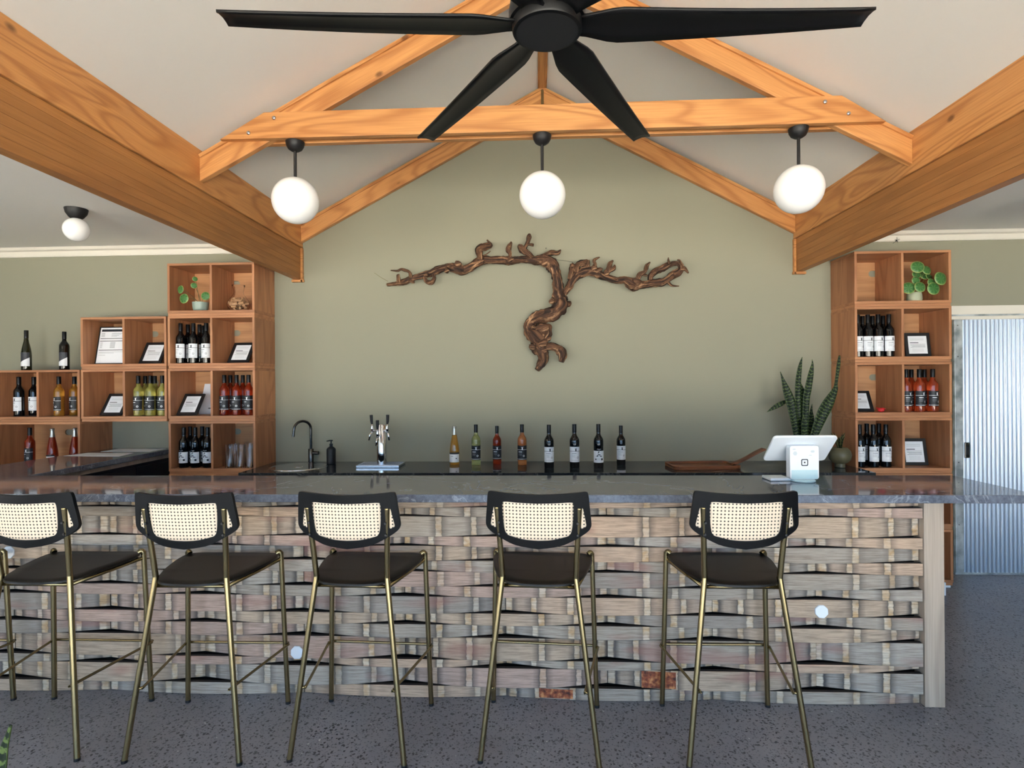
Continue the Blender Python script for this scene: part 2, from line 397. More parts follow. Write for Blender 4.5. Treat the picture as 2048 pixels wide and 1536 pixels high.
m_clear = plain('clear_glass', (1, 1, 1, 1), .02, trans=1., ior=1.45)
m_cork = plain('cork', srgb(190, 148, 108), .85)
m_red = plain('red_rubber', srgb(206, 40, 44), .45)
m_cab = plain('dark_cabinet', srgb(22, 25, 34), .5)
m_ground = plain('sunlit_gravel', srgb(204, 199, 188), .9)

# ================================================================ SETTING
structure(MB().box(-6.6, 6.6, BACK-.2, 5.2, -.1, 0).build('floor', m_floor))
structure(MB().box(-40, 40, -40, 20, -.32, -.12).build('ground', m_ground))
# sage wall with gable
b = MB(); b.prism([(-6.6, 0), (6.6, 0), (6.6, 2.9), (2.3, 2.9), (XM, ZRIDGE+.15), (-2.2, 2.9), (-6.6, 2.9)], .2, 'y', W)
structure(b.build('wall_back', m_wall))
structure(MB().box(-6.6, -6.4, BACK, SIDE[0], 0, 3.2).box(-6.6, -6.4, SIDE[1], W, 0, 3.2).box(-6.6, -6.4, SIDE[0], SIDE[1], 2.4, 3.2).build('wall_left', m_wall))
structure(MB().box(6.4, 6.6, BACK, W, 0, 3.2).build('wall_right', m_wall))
# wall behind the camera with three open glazed-door bays
b = MB(); xs = [-6.6]+[q for a in WIN for q in a]+[6.6]
for i in range(0, len(xs), 2): b.box(xs[i], xs[i+1], BACK-.2, BACK, 0, 2.5)
b.box(-6.6, 6.6, BACK-.2, BACK, 2.5, 2.9)
b.prism([(-2.4, 2.9), (2.5, 2.9), (XM, ZRIDGE+.15)], .2, 'y', BACK-.2)
structure(b.build('wall_front', m_plaster))
for i, (a, c) in enumerate(WIN):
    t = structure(MB().box(a, a+.06, BACK-.16, BACK-.06, 0, 2.5).box(c-.06, c, BACK-.16, BACK-.06, 0, 2.5).box(a, c, BACK-.16, BACK-.06, 2.42, 2.5).build('window_%d' % (i+1), m_black))
    for k in (1, 2):
        x = a+(c-a)*k/3
        MB().box(x-.035, x+.035, BACK-.15, BACK-.07, 0, 2.42).build('mullion', m_black, t)
# flat side ceilings + raked ceiling
structure(MB().box(-6.6, XL-.05, BACK-.2, W, ZC, ZC+.08).build('ceiling', m_ceil))
structure(MB().box(XR+.05, 6.6, BACK-.2, W, ZC, ZC+.08).build('ceiling', m_ceil))
def rake(x0, x1):
    b = MB(); b.prism([(x0, ZE), (x1, ZRIDGE), (x1, ZRIDGE+.1), (x0, ZE+.1)], W-BACK+.2, 'y', BACK-.2); return b
structure(rake(XL-.06, XM).build('ceiling', m_ceil))
structure(rake(XR+.06, XM).build('ceiling', m_ceil))
# cornices on the sage wall
def cornice(x0, x1, name):
    prof = [(W, 2.69), (W-.014, 2.69), (W-.018, 2.70), (W-.022, 2.735), (W-.05, 2.742), (W-.055, 2.75), (W-.062, 2.7645), (W, 2.7645)]
    return structure(MB().prism(prof, x1-x0, 'x', x0).build(name, m_trim))
cornice(-6.4, -2.09, 'trim_1'); cornice(2.15, 6.4, 'trim_2')

# ---------------------------------------------------------------- roof timbers
def member(name, mat, L, d, t, loc, rot, parent, bevel=.003):
    """board along its own x axis, d deep (z), t thick (y)"""
    return MB().box(0, L, 0, t, 0, d).build(name, mat, parent, bevel=bevel, loc=loc, rot=rot)
YB = BACK+.05; LB = W-YB-.002
def long_beam(side, label):
    s = 1 if side == 'r' else -1
    x0 = XR if s > 0 else XL
    root = thing('ceiling_beam', label, 'beam', (x0, W-.002, 2.457))
    rz = R(-90)          # local x runs towards the camera
    lam = .268/6
    for k in range(6):
        y0 = .012 if s > 0 else -.072
        member('lamination', m_glulam, LB, lam-.0006, .06, (y0, 0, k*lam), (0, 0, rz), root, bevel=.0012)
    y0 = 0 if s > 0 else -.06
    member('top_plate', m_pine, LB, ZE-2.727+.03, .06, (y0, 0, .270), (0, 0, rz), root)
    tx = -.012 if s > 0 else -.104+.012
    MB().box(min(0, s*-.0)+(-.012 if s > 0 else -.09), (.09 if s > 0 else .012), -.03, .0005, -.022, -.001).build('wall_cleat', m_pine, root, bevel=.002)
    MB().box(-.006 if s > 0 else -.012, .011 if s > 0 else .006, -.03, .0005, -.022, .267).build('end_trim', m_pine, root, bevel=.002)
    return root
long_beam('l', 'deep laminated timber beam above the left wine shelves')
long_beam('r', 'deep laminated timber beam above the right shelf tower')

slope = math.atan2(ZRIDGE-ZE, XM-(XL-.06))
def rafters(root, y, t, d=.137, lip=True):
    for s in (-1, 1):
        xe = XL if s < 0 else XR
        L = math.hypot(XM-xe, ZRIDGE-ZE)-.012
        p0 = Vector((xe, y, ZE-.005)) if s < 0 else Vector((xe, y+t, ZE-.005))
        a = slope if s < 0 else math.pi-slope
        # local: x along slope up to the ridge, z downwards depth
        M = Matrix.Translation(p0) @ Matrix.Rotation(-slope if s < 0 else -(math.pi-slope), 4, 'Y')
        o = MB(); k = d*math.tan(slope)
        zz = lambda q: q*(-1 if s < 0 else 1)
        poly = [(0, 0), (L, 0), (L-k, zz(d)), (-k, zz(d))]        # both ends cut plumb
        o.prism(poly, t if s < 0 else -t, 'y', 0)
        q = o.build('rafter', m_pine, root, bevel=.003)
        q.matrix_local = Matrix.Translation(-root.location) @ M
        if lip:
            e = MB().prism([(0, 0), (L, 0), (L, zz(.020)), (0, zz(.020))], -.012, 'y', 0 if s < 0 else -t).build('scribe_strip', m_pine, root)
            e.matrix_local = Matrix.Translation(-root.location) @ M
t = thing('roof_truss', 'pine roof truss with doubled tie beam carrying the globe pendants', 'roof truss', (XM, 3.262, 2.995))
rafters(t, 3.262, .04)
def tie(y0, nm):
    poly = [(-1.84, 2.995), (1.94, 2.995), (1.70, 3.146), (-1.575, 3.146)]
    b = MB().prism([(x, z-2.995) for x, z in poly], .04, 'y', 0)
    return b.build(nm, m_pine, t, bevel=.003, loc=(-XM, y0-3.262, 0))
tie(3.2215, 'tie_beam'); tie(3.3025, 'tie_beam')
for q in ((548, 236), (497, 266), (1650, 204), (1697, 227)):
    p = px(q[0], q[1], 3.2215)
    MB().lathe([(.012, 0), (.012, .003), (.009, .007), (.004, .009)], 14).build('bolt', m_steel, t, smooth=True, auto=40, loc=(p.x-XM, p.y-3.262, p.z-2.995), rot=(R(90), 0, 0))
t2 = thing('wall_rafters', 'pair of pine rafters against the sage gable wall', 'rafters', (XM, W-.045, 2.8))
rafters(t2, W-.046, .044)
MB().box(-.011, .011, -.012, .0, 3.86-2.8, 4.02-2.8).build('ridge_plate', m_brass, t2)
ridge = thing('ridge_beam', 'narrow timber ridge beam running along the ceiling peak', 'beam', (XM, W-.01, ZRIDGE-.05))
member('beam', m_pine, W-BACK-.03, .12, .05, (-.025, 0, 0), (0, 0, R(-90)), ridge)
for sx in (-.037, .025): member('side_strip', m_pine, W-BACK-.03, .10, .012, (sx, 0, .02), (0, 0, R(-90)), ridge)

# ---------------------------------------------------------------- corrugated sliding door
dx0, dx1, dy = 3.345, 5.1, W-.032
door = structure(bpy.data.objects.new('door_1', None)); C.objects.link(door); door.location = (dx0, dy, 0)
door['label'] = 'corrugated silver sliding door beside the right shelf tower'
n = int((dx1-dx0-.07)/.033*8); b = MB(); vs = []
for i in range(n+1):
    x = .065+i*.033/8; y = -.010*math.cos(i*math.pi/4)
    vs += [(x, y, .012), (x, y, 2.046)]
b.add(vs, [(2*i, 2*i+2, 2*i+3, 2*i+1) for i in range(n)])
b.build('corrugated_sheet', m_zinc, door, smooth=True)
MB().box(.004, .066, -.012, .016, .008, 2.046).build('edge_strip', m_galv, door, bevel=.002)
MB().box(.0, dx1-dx0, -.010, .016, -.0, .014).build('bottom_rail', m_galv, door)
MB().box(.06, dx1-dx0, .014, .024, .0, 2.05).build('door_panel', m_galv, door)
hd = MB().box(.078, .112, -.016, -.004, .935, 1.06).build('door_handle', m_gun, door, bevel=.003)
MB().box(-.012, .012, -.019, -.014, .96-.935, 1.03-.935).build('finger_pull', m_black, hd, loc=(.095, 0, .935), bevel=.002)
for x in (.028,):
    for z in (.4, .9, 1.75, 2.0): MB().lathe([(.005, 0), (.004, .003)], 10).build('screw', m_steel, door, loc=(x, -.012, z), rot=(R(90), 0, 0))
tr = structure(MB().box(3.125, 5.3, W-.024, W-.0005, 2.088, 2.160).build('trim_3', m_trim, bevel=.002))
structure(MB().box(3.125, 5.3, W-.060, W-.0005, 2.046, 2.072).build('trim_4', m_trim, bevel=.002))
structure(MB().box(3.125, 5.3, W-.04, W-.0005, 2.072, 2.088).build('trim_5', m_galv))

# ================================================================ BAR
XB0, XB1 = -3.70, 1.835
bar = thing('bar', 'bar front clad in curved reclaimed barrel staves with pale end post', 'bar', (0, 2.80, 0))
ROWS = [.986, .9474, .9017, .8029, .7536, .6825, .6271, .5537, .5031, .42, .3634, .2995, .1899, .1514, .0586, .002]
JA = [-3.73, -2.72, -1.705, -.673, .337, 1.347]
JB = [-3.22, -2.205, -1.19, -.165, .850, 1.838]
BOW, Y0 = .030, 2.790
def make_stave(x0, x1, c, half, zt, zb, mats, jt):
    n = 22; b = MB(); rings = []
    for i in range(n+1):
        x = x0+(x1-x0)*i/n; u = min(1., abs(x-c)/half)
        k = .0030*math.cos(math.pi*u)
        top = zt+k-.0008; bot = zb-k+.0006+(.0035+.006*(1-zb))*max(0, (u-.52)/.48)*(.5+.9*(1-zb))
        if zb < .01: bot = .001
        if top > .987: top = .987
        y = Y0+BOW*u*u+jt; ch = .003
        rings.append([(x-c, y+.026, top), (x-c, y+ch, top), (x-c, y, top-ch), (x-c, y, bot+ch), (x-c, y+ch, bot), (x-c, y+.026, bot)])
    vs = [p for r in rings for p in r]
    for i in range(n):
        for k in range(6):
            b.add([], [])
    fs = []; edge = []
    for i in range(n):
        for k in range(6):
            f = (i*6+k, i*6+(k+1) % 6, (i+1)*6+(k+1) % 6, (i+1)*6+k)
            (fs if k in (1, 2, 3) else edge).append(f)
    edge += [tuple(range(6)), tuple(n*6+k for k in range(6))]
    b.add(vs, fs); nv = len(b.v); b.v = b.v
    for f in edge:
        b.mi[len(b.f)] = 1; b.f.append(f)
    o = b.build('stave', mats, bar, smooth=True, auto=25)
    o.location = (c, -2.80, 0)
    return o
STV = {}
for r in range(15):
    zt, zb = ROWS[r], ROWS[r+1]
    J = JB if r % 2 == 0 else JA
    J = sorted([XB0]+[j for j in J if j > XB0+.05 and j < XB1-.05]+[XB1])
    for i in range(len(J)-1):
        a, c_ = J[i], J[i+1]
        half = .507
        if i == len(J)-2 and r % 2: cx = J[i]+half
        elif i == 0: cx = J[1]-half
        else: cx = (a+c_)/2
        half_ = max(abs(a-cx), abs(c_-cx)) if not ((i == len(J)-2 and r % 2) or i == 0) else half
        STV[(r, i)] = make_stave(a+.0012, c_-.0012, cx, half_, zt, zb, [m_stave, m_stave_edge], rnd.uniform(-.002, .003))
def on_stave(z, x):
    for (r, i), o in STV.items():
        if ROWS[r+1] < z < ROWS[r]:
            xs_ = [v.co.x+o.location.x for v in o.data.vertices]
            if min(xs_) < x < max(xs_): return o, r
for q in ((17, 1105), (594, 1305), (1643, 1223)):
    p = px(q[0], q[1], Y0-.003)
    res_ = on_stave(p.z, p.x)
    st, r = res_
    oc = [(0.0335*math.cos(R(22.5+45*k))*rnd.uniform(.95, 1.05), .0335*math.sin(R(22.5+45*k))*rnd.uniform(.95, 1.05)) for k in range(8)]
    u = (p.x-st.location.x)/.507
    MB().prism(oc, .012, 'y', -.006).build('bung', m_bung, st, bevel=.003, loc=(p.x-st.location.x, Y0+BOW*u*u-.001, p.z))
# rust-painted stave pieces at the foot of the bar
for a, c_, z in (((1078, 1383), (1146, 1385), .030), ((1284, 1360), (1352, 1362), .104)):
    pa, pc = px(a[0], a[1], 2.79), px(c_[0], c_[1], 2.79)
    res_ = on_stave(z, (pa.x+pc.x)/2)
    if res_:
        st, r = res_; xm = (pa.x+pc.x)/2; u0 = abs(xm-st.location.x)/.507
        yy = Y0+BOW*u0*u0
        sl = 2*BOW*u0/.507*(1 if xm > st.location.x else -1)
        b = MB(); hx = (pc.x-pa.x)/2
        z0, z1 = ROWS[r+1]+.006, ROWS[r]-.006
        for sx in (-1, 1):
            pass
        vs = [(sx*hx, sl*sx*hx+dy_, zz_) for zz_ in (z0, z1) for dy_ in (-.0022, .006) for sx in (-1, 1)]
        b.add(vs, [(0, 2, 3, 1), (4, 5, 7, 6), (0, 1, 5, 4), (2, 6, 7, 3), (0, 4, 6, 2), (1, 3, 7, 5)])
        b.build('rust_patch', m_rust, st, loc=(xm-st.location.x, yy, 0))
MB().box(XB0, XB1, 2.857, 2.875, .0, .985).build('backing_panel', m_void, bar, loc=(0, -2.80, 0))
MB().box(1.838, 1.931, 2.785, 2.875, 0, .985).build('end_post', m_post, bar, bevel=.003, loc=(0, -2.80, 0))
MB().box(1.86, 1.90, 2.876, 3.16, 0, .985).build('end_panel', m_cab, bar, loc=(0, -2.80, 0))
MB().box(XB0, 1.858, 3.12, 3.16, .10, .985).build('rear_panel', m_cab, bar, loc=(0, -2.80, 0))
# L-shaped stone counter: bar top and the return to the wall
poly = [(-3.70, 2.695), (2.308, 2.695), (2.308, 3.266), (-3.06, 3.266), (-3.10, W-.001), (-3.655, W-.001), (-3.70, 3.3)]
ct = MB().prism(poly, .038, 'z', .992).build('bar_counter', m_counter, bevel=.004, seg=3)
tag(ct, 'polished grey stone bar counter with return along the left', 'counter')
rb = thing('return_cabinet', 'dark cabinet under the left return of the stone counter', 'cabinet', (-3.37, 4.0, 0))
MB().box(-.16, .235, -.7, .73, .0, .95).build('carcass', m_cab, rb)
MB().box(-.17, .245, -.71, .735, .955, .9915).build('top_rail', m_post, rb)
for y in (-.68, -.2, .28): MB().box(.236, .252, y, y+.46, .06, .93).build('door', m_cab, rb, bevel=.002)

# back bench
bt = MB().box(-2.234, 2.397, 4.128, W-.001, .879, .909).build('stone_worktop', m_bench, bevel=.003)
tag(bt, 'charcoal stone bench top along the sage wall', 'bench top')
bc = thing('back_bench_cabinet', 'dark cabinet run beneath the charcoal bench top', 'cabinet', (.08, 4.44, 0))
MB().box(-2.30, 2.30, -.27, .30, .09, .878).build('carcass', m_cab, bc)
for k in range(6): MB().box(-2.29+k*.765, -2.29+k*.765+.755, -.29, -.271, .10, .86).build('door', m_cab, bc, bevel=.002)
MB().box(-2.28, 2.28, -.22, .30, 0, .089).build('plinth', m_void, bc)

# ================================================================ SHELF BOXES
BW, BH, BD, TH = .709, .4205, .349, .019
bx = thing('shelf_box', '', 'shelf box', (0, 0, -5))
MB().box(-BW/2, BW/2, 0, BD, BH-TH, BH-.0006).build('top_panel', m_boxx, bx, bevel=.0015)
MB().box(-BW/2, BW/2, 0, BD, .022, .043).build('bottom_panel', m_boxx, bx, bevel=.0015)
MB().box(-BW/2+.003, BW/2-.003, .004, BD, .0006, .0215).build('base_rail', m_boxx, bx, bevel=.001)
for s in (-1, 1): MB().box(min(s*BW/2, s*(BW/2-TH)), max(s*BW/2, s*(BW/2-TH)), 0, BD, .0432, BH-TH-.0002).build('side_panel', m_boxz, bx, bevel=.0015)
MB().box(-TH/2, TH/2, .002, BD-.014, .0432, BH-TH-.0002).build('divider', m_boxz, bx, bevel=.0015)
bm = bmesh.new()
def loop(pts):
    vv = [bm.verts.new((x, 0, z)) for x, z in pts]; return [bm.edges.new((vv[i], vv[(i+1) % len(vv)])) for i in range(len(vv))]
o1 = loop([(-BW/2+TH, .0432), (BW/2-TH, .0432), (BW/2-TH, BH-TH), (-BW/2+TH, BH-TH)])
o2 = loop(rrect(-.06, .06, .285, .335, .0249, 6))
bmesh.ops.triangle_fill(bm, edges=o1+o2, use_beauty=True)
ex = bmesh.ops.extrude_face_region(bm, geom=bm.faces[:])
bmesh.ops.translate(bm, vec=(0, .012, 0), verts=[q for q in ex['geom'] if isinstance(q, bmesh.types.BMVert)])
bmesh.ops.recalc_face_normals(bm, faces=bm.faces)
me = bpy.data.meshes.new('back_panel'); bm.to_mesh(me); bm.free(); me.materials.append(m_boxb)
bk = bpy.data.objects.new('back_panel', me); C.objects.link(bk); bk.parent = bx; bk.location = (0, BD-.014, 0)
YS = W-.0015-BD
COLX = {'A': -4.031, 'B': -3.311, 'L': -2.590, 'R': 2.756}
RZ = [2.1195, 1.699, 1.2785, .858, .4375, .017]
boxes = [('L', 0, 'open wooden box topping the left tower, holding plant and cork carafe'), ('L', 1, 'wooden box of the left tower with black bottles, second from top'),
         ('L', 2, 'wooden box of the left tower holding rosé bottles and a leaning poster'), ('L', 3, 'wooden box of the left tower with tumblers, beside the sink'),
         ('L', 4, 'lower wooden box of the left tower hidden behind the bar'), ('L', 5, 'lowest wooden box of the left tower behind the bar'),
         ('B', 1, 'wooden box with two framed papers, left of the left tower'), ('B', 2, 'wooden box with yellow wine bottles, left of the left tower'),
         ('A', 2, 'wooden box at the far left under two standing bottles'), ('A', 3, 'wooden box at far left holding sparkling rosé behind the counter'),
         ('A', 4, 'lower wooden box at far left below counter height'), ('A', 5, 'lowest wooden box at far left on the floor'),
         ('R', 0, 'open wooden box topping the right tower, holding a leafy plant'), ('R', 1, 'wooden box of the right tower with four white-label bottles in front'),
         ('R', 2, 'wooden box of the right tower with orange rosé and red toy'), ('R', 3, 'wooden box of the right tower just above the bar counter'),
         ('R', 4, 'wooden box of the right tower below the counter'), ('R', 5, 'lowest wooden box of the right tower near the floor')]
for i, (c_, r, lab) in enumerate(boxes):
    if i == 0: o = bx; o.location = (COLX[c_], YS, RZ[r]); o['label'] = lab
    else: o = copy_tree(bx, (COLX[c_], YS, RZ[r]), 0, lab)
    o['group'] = 'wooden wine shelf boxes'
    if (c_, r) == ('A', 3):
        for k in kids(o):
            if k.name.startswith('divider'): bpy.data.objects.remove(k)
for c_, lab in (('L', 'left'), ('A', 'far left'), ('R', 'right')):
    tag(MB().box(-.34, .34, .01, BD-.01, .0005, .0165).build('plinth_board', m_white, loc=(COLX[c_], YS, 0)), 'thin plinth board under the %s shelf tower' % lab, 'plinth')
kb = MB().box(2.70, 2.946, 4.235, 4.385, 0, .095).build('plinth_block', m_white, bevel=.002)
tag(kb, 'small white plinth block on the floor by the right tower', 'plinth')
def shelf(c_, r, cell): return COLX[c_]+(-.1725 if cell == 0 else .1725), RZ[r]+.0432      # centre x, floor z of a cell

# ================================================================ BOTTLES
PROF = {
 'claret': [(.030, 0), (.0355, .002), (.0365, .008), (.0365, .198), (.0352, .210), (.031, .221), (.024, .232), (.0175, .243), (.0148, .255), (.0142, .268), (.0142, .300), (.010, .3005)],
 'flute': [(.033, 0), (.0395, .003), (.0405, .010), (.0405, .095), (.0385, .125), (.0335, .165), (.0265, .205), (.0195, .243), (.0150, .275), (.0140, .300), (.010, .3005)],
 'hock': [(.030, 0), (.0352, .002), (.0362, .008), (.0362, .125), (.0345, .155), (.0300, .185), (.0235, .215), (.0180, .240), (.0148, .265), (.0142, .300), (.010, .3005)],
}
CAPZ = {'claret': (.262, .325), 'flute': (.245, .318), 'hock': (.268, .335)}
LABR = {'claret': .0365, 'flute': .0405, 'hock': .0362}
def rad_at(kind, z):
    P = PROF[kind]
    for i in range(len(P)-1):
        if P[i][1] <= z <= P[i+1][1]:
            t_ = (z-P[i][1])/max(1e-6, P[i+1][1]-P[i][1]); return P[i][0]+t_*(P[i+1][0]-P[i][0])
    return P[-1][0]
def wrap(b, kind, poly, off, mi=0, nz=1):
    """a patch given as outline (s, z) laid on the front (-y) of the bottle"""
    r = LABR[kind]+off
    def P(s, z):
        a = -math.pi/2+s/LABR[kind]; return (r*math.cos(a), r*math.sin(a), z)
    if len(poly) == 4 and abs(poly[1][0]-poly[0][0]) > .012:
        n = 10; (a0, z0), (a1, z1), (a2, z2), (a3, z3) = poly; vs = []; fs = []
        for i in range(n+1):
            t_ = i/n; vs += [P(a0+(a1-a0)*t_, z0+(z1-z0)*t_), P(a3+(a2-a3)*t_, z3+(z2-z3)*t_)]
        fs = [(2*i, 2*i+2, 2*i+3, 2*i+1) for i in range(n)]
        b.add(vs, fs, mi)
    else:
        b.add([P(s, z) for s, z in poly], [tuple(range(len(poly)))], mi)
def rc(s0, s1, z0, z1): return [(s0, z0), (s1, z0), (s1, z1), (s0, z1)]
VINE = [[(-.003, 0), (.003, 0), (.0025, .010), (-.002, .010)], [(-.006, .012), (-.002, .009), (.0025, .010), (.006, .0145), (.001, .0125)]]
def emblem(b, kind, s, z, k, off): 
    for pl in VINE: wrap(b, kind, [(s+a*k, z+c_*k) for a, c_ in pl], off)
BOT = {}
def bottle_proto(key, kind, gmat, style, capm):
    root = thing('wine_bottle', '', 'bottle', (0, 0, -5))
    MB().lathe(PROF[kind], 28).build('glass', gmat, root, smooth=True, auto=50)
    z0, z1 = CAPZ[kind]
    if kind == 'flute':
        MB().lathe([(rad_at(kind, z)+.0006, z) for z in (.245, .262, .28, .299)]+[(.0165, .3005), (.0168, .312), (.013, .3165), (.004, .318)], 24).build('foil', capm, root, smooth=True, auto=50)
    else:
        MB().lathe([(.0155, z0), (.0157, z0+.003), (.0157, z1-.003), (.0148, z1)], 24).build('cap', capm, root, smooth=True, auto=50)
    h = .052
    if style in ('white', 'black'):
        lb = MB(); wrap(lb, kind, rc(-h, h, .044, .158), .0004)
        lo_ = lb.build('label', m_labelw if style == 'white' else m_labelb, root, smooth=True)
        pr = MB(); o_ = .0009
        wrap(pr, kind, rc(-h, h, .124, .1265), o_)
        emblem(pr, kind, .004, .1262, 1.55, o_)
        if style == 'white':
            wrap(pr, kind, rc(-.026, .008, .1075, .110), o_)
            for k in range(4): wrap(pr, kind, rc(-.026, -.004+.006*(k % 2), .098-k*.0055, .0988-k*.0055), o_)
            for k in range(8):
                a0, a1 = R(45*k), R(45*k+45); q = (.019, .078)
                wrap(pr, kind, [(q[0]+.0075*math.cos(a0), q[1]+.0075*math.sin(a0)), (q[0]+.0075*math.cos(a1), q[1]+.0075*math.sin(a1)), (q[0]+.0055*math.cos(a1), q[1]+.0055*math.sin(a1)), (q[0]+.0055*math.cos(a0), q[1]+.0055*math.sin(a0))], o_)
            wrap(pr, kind, rc(-.03, .03, .0555, .0563), o_)
            pr.build('label_print', m_inkdark, lo_)
        else:
            wrap(pr, kind, rc(-h, h, .050, .0525), o_)
            wrap(pr, kind, rc(-.028, .002, .106, .111), o_)
            for k in range(8):
                a0, a1 = R(45*k), R(45*k+45); q = (.016, .077)
                wrap(pr, kind, [(q[0]+.008*math.cos(a0), q[1]+.008*math.sin(a0)), (q[0]+.008*math.cos(a1), q[1]+.008*math.sin(a1)), (q[0]+.005*math.cos(a1), q[1]+.005*math.sin(a1)), (q[0]+.005*math.cos(a0), q[1]+.005*math.sin(a0))], o_)
            for k in range(3): wrap(pr, kind, rc(-.028, .0, .096-k*.007, .0966-k*.007), o_)
            pr.build('label_print', m_labelw, lo_)
    elif style == 'A':
        lb = MB(); wrap(lb, kind, rc(-h, h, .040, .128), .0004); lo_ = lb.build('label', m_labelw, root, smooth=True)
        pr = MB(); o_ = .0009; zb = .088
        for pl in ([(-.017, 0), (-.0095, 0), (.001, .034), (-.006, .036)], [(.019, -.001), (.0075, -.001), (-.006, .036), (.003, .036)], [(-.010, .008), (.010, .008), (.008, .0145), (-.008, .0145)], [(-.021, -.002), (-.005, -.002), (-.005, .002), (-.021, .002)], [(.004, -.003), (.022, -.003), (.022, .0015), (.004, .0015)]):
            wrap(pr, kind, [(a, zb+c_) for a, c_ in pl], o_)
        wrap(pr, kind, rc(-.03, -.02, .060, .070), o_); wrap(pr, kind, rc(.015, .03, .058, .072), o_)
        for k in range(3): wrap(pr, kind, rc(-.014, .010, .072-k*.006, .0726-k*.006), o_)
        pr.build('label_print', m_inkdark, lo_)
        cr = MB(); wrap(cr, kind, [(-.018, .139), (0, .133), (.018, .139), (.012, .145), (0, .142), (-.012, .145)], .0009); cr.build('crest', m_ink, lo_)
    elif style == 'diag':
        lb = MB(); wrap(lb, kind, rc(-h, h, .035, .150), .0004); lo_ = lb.build('label', m_labelg, root, smooth=True)
        pr = MB()
        n = 10
        r = LABR[kind]+.0009; vs = []
        for i in range(n+1):
            s = -h+2*h*i/n; a = -math.pi/2+s/LABR[kind]; zt = .047+.062*(i/n)
            vs += [(r*math.cos(a), r*math.sin(a), .0365), (r*math.cos(a), r*math.sin(a), zt)]
        pr.add(vs, [(2*i, 2*i+2, 2*i+3, 2*i+1) for i in range(n)])
        pr.build('label_print', m_labelw, lo_)
    elif style == 'spark':
        lb = MB(); wrap(lb, kind, rc(-h, h, .022, .088), .0004); lo_ = lb.build('label', m_labelw, root, smooth=True)
        pr = MB(); wrap(pr, kind, rc(-h, h, .088, .102), .0009); wrap(pr, kind, rc(-.026, -.004, .070, .0725), .0009); wrap(pr, kind, rc(.016, .026, .05, .058), .0009)
        pr.build('label_print', m_labelb, lo_)
    BOT[key] = root; root['used'] = 0
    return root
bottle_proto('red', 'claret', m_gred, 'white', m_cap)
bottle_proto('A', 'claret', m_gred, 'A', m_cap)
bottle_proto('white', 'claret', m_gwhite, 'black', m_cap)
bottle_proto('pale', 'claret', m_gpale, 'black', m_cap)
bottle_proto('gold', 'claret', m_gold, 'black', m_cap)
bottle_proto('rose', 'claret', m_grose, 'black', m_cap)
bottle_proto('rosed', 'claret', m_grosed, 'black', m_cap)
bottle_proto('amber', 'claret', m_gamber, 'black', m_cap)
bottle_proto('sparkw', 'flute', m_gold, 'spark', m_foil)
bottle_proto('sparkr', 'flute', m_grosed, 'spark', m_foil)
bottle_proto('hock', 'hock', m_golive, 'diag', m_cap)
bottle_proto('reddiag', 'claret', m_gred, 'diag', m_cap)
def bottle(key, x, y, z, label, group=None, turn=None, scale=1.):
    o = BOT[key]
    if o['used']: o = copy_tree(o)
    else: o['used'] = 1
    o.location = (x, y, z); o.rotation_euler = (0, 0, R(rnd.uniform(-8, 8) if turn is None else turn)); o.scale = (scale,)*3
    o['label'] = label
    if group: o['group'] = group
    elif 'group' in o: del o['group']
    return o
ZB = .9092
g_ = 'wine bottles lined up on the back bench'
for key, x, y, sc, lab in (('sparkw', -.673, 4.555, .985, 'golden sparkling wine bottle with white label, leftmost on the bench'),
     ('pale', -.495, 4.525, 1., 'pale green white-wine bottle with black label on the bench'),
     ('rosed', -.330, 4.58, .95, 'dark red rosé bottle with black label on the bench'),
     ('amber', -.125, 4.522, 1., 'light orange rosé bottle with black label on the bench'),
     ('red', .087, 4.386, 1.02, 'red-wine bottle with white label, fifth from left on the bench'),
     ('red', .283, 4.385, 1.03, 'red-wine bottle with white label, just left of the A-label bottle'),
     ('A', .467, 4.384, 1.03, 'black bottle with big letter A label on the bench'),
     ('red', .662, 4.544, .955, 'smaller red-wine bottle with white label, rightmost on the bench')):
    bottle(key, x, y, ZB, lab, g_, rnd.uniform(-4, 6), sc)
# on top of the far-left boxes
zt = RZ[2]+BH
p = px(52, 735, 4.52); bottle('hock', px(53, 735, 4.53).x, 4.53, zt, 'tall olive riesling bottle with diagonal label on top shelf left', 'bottles standing on the far left box', -6)
bottle('reddiag', px(129, 733, 4.53).x, 4.53, zt, 'dark bottle with diagonal label standing on the far left box', 'bottles standing on the far left box', -10, .985)
def cellrow(key, c_, r, cell, xs_, ys_, labs, group, turn=None):
    _, z = shelf(c_, r, cell)
    for pxx, y, lab in zip(xs_, ys_, labs):
        bottle(key, px(pxx, 800, y).x, y, z, lab, group, turn, 1.)
F, B2, B3 = YS+.062, YS+.155, YS+.245
cellrow('red', 'A', 2, 0, (38, 68), (4.50, 4.56), ('dark bottle with white label in far-left box, left one', 'dark bottle with white label partly hidden behind far-left divider'), 'dark bottles in far left box', -14)
cellrow('gold', 'A', 2, 1, (118, 149), (4.50, 4.58), ('golden wine bottle with black label in far-left box', 'golden wine bottle half hidden beside the far-left box side'), 'golden bottles in far left box', -22)
cellrow('rosed', 'A', 3, 0, (59,), (4.50,), ('dark rosé bottle with black label behind the left counter',), None, -8)
cellrow('sparkr', 'A', 3, 1, (104, 149), (4.52, 4.56), ('tapered sparkling rosé bottle behind the left counter, middle of three', 'tapered sparkling rosé bottle behind the left counter, right of three'), 'sparkling rosé behind the left counter', -14)
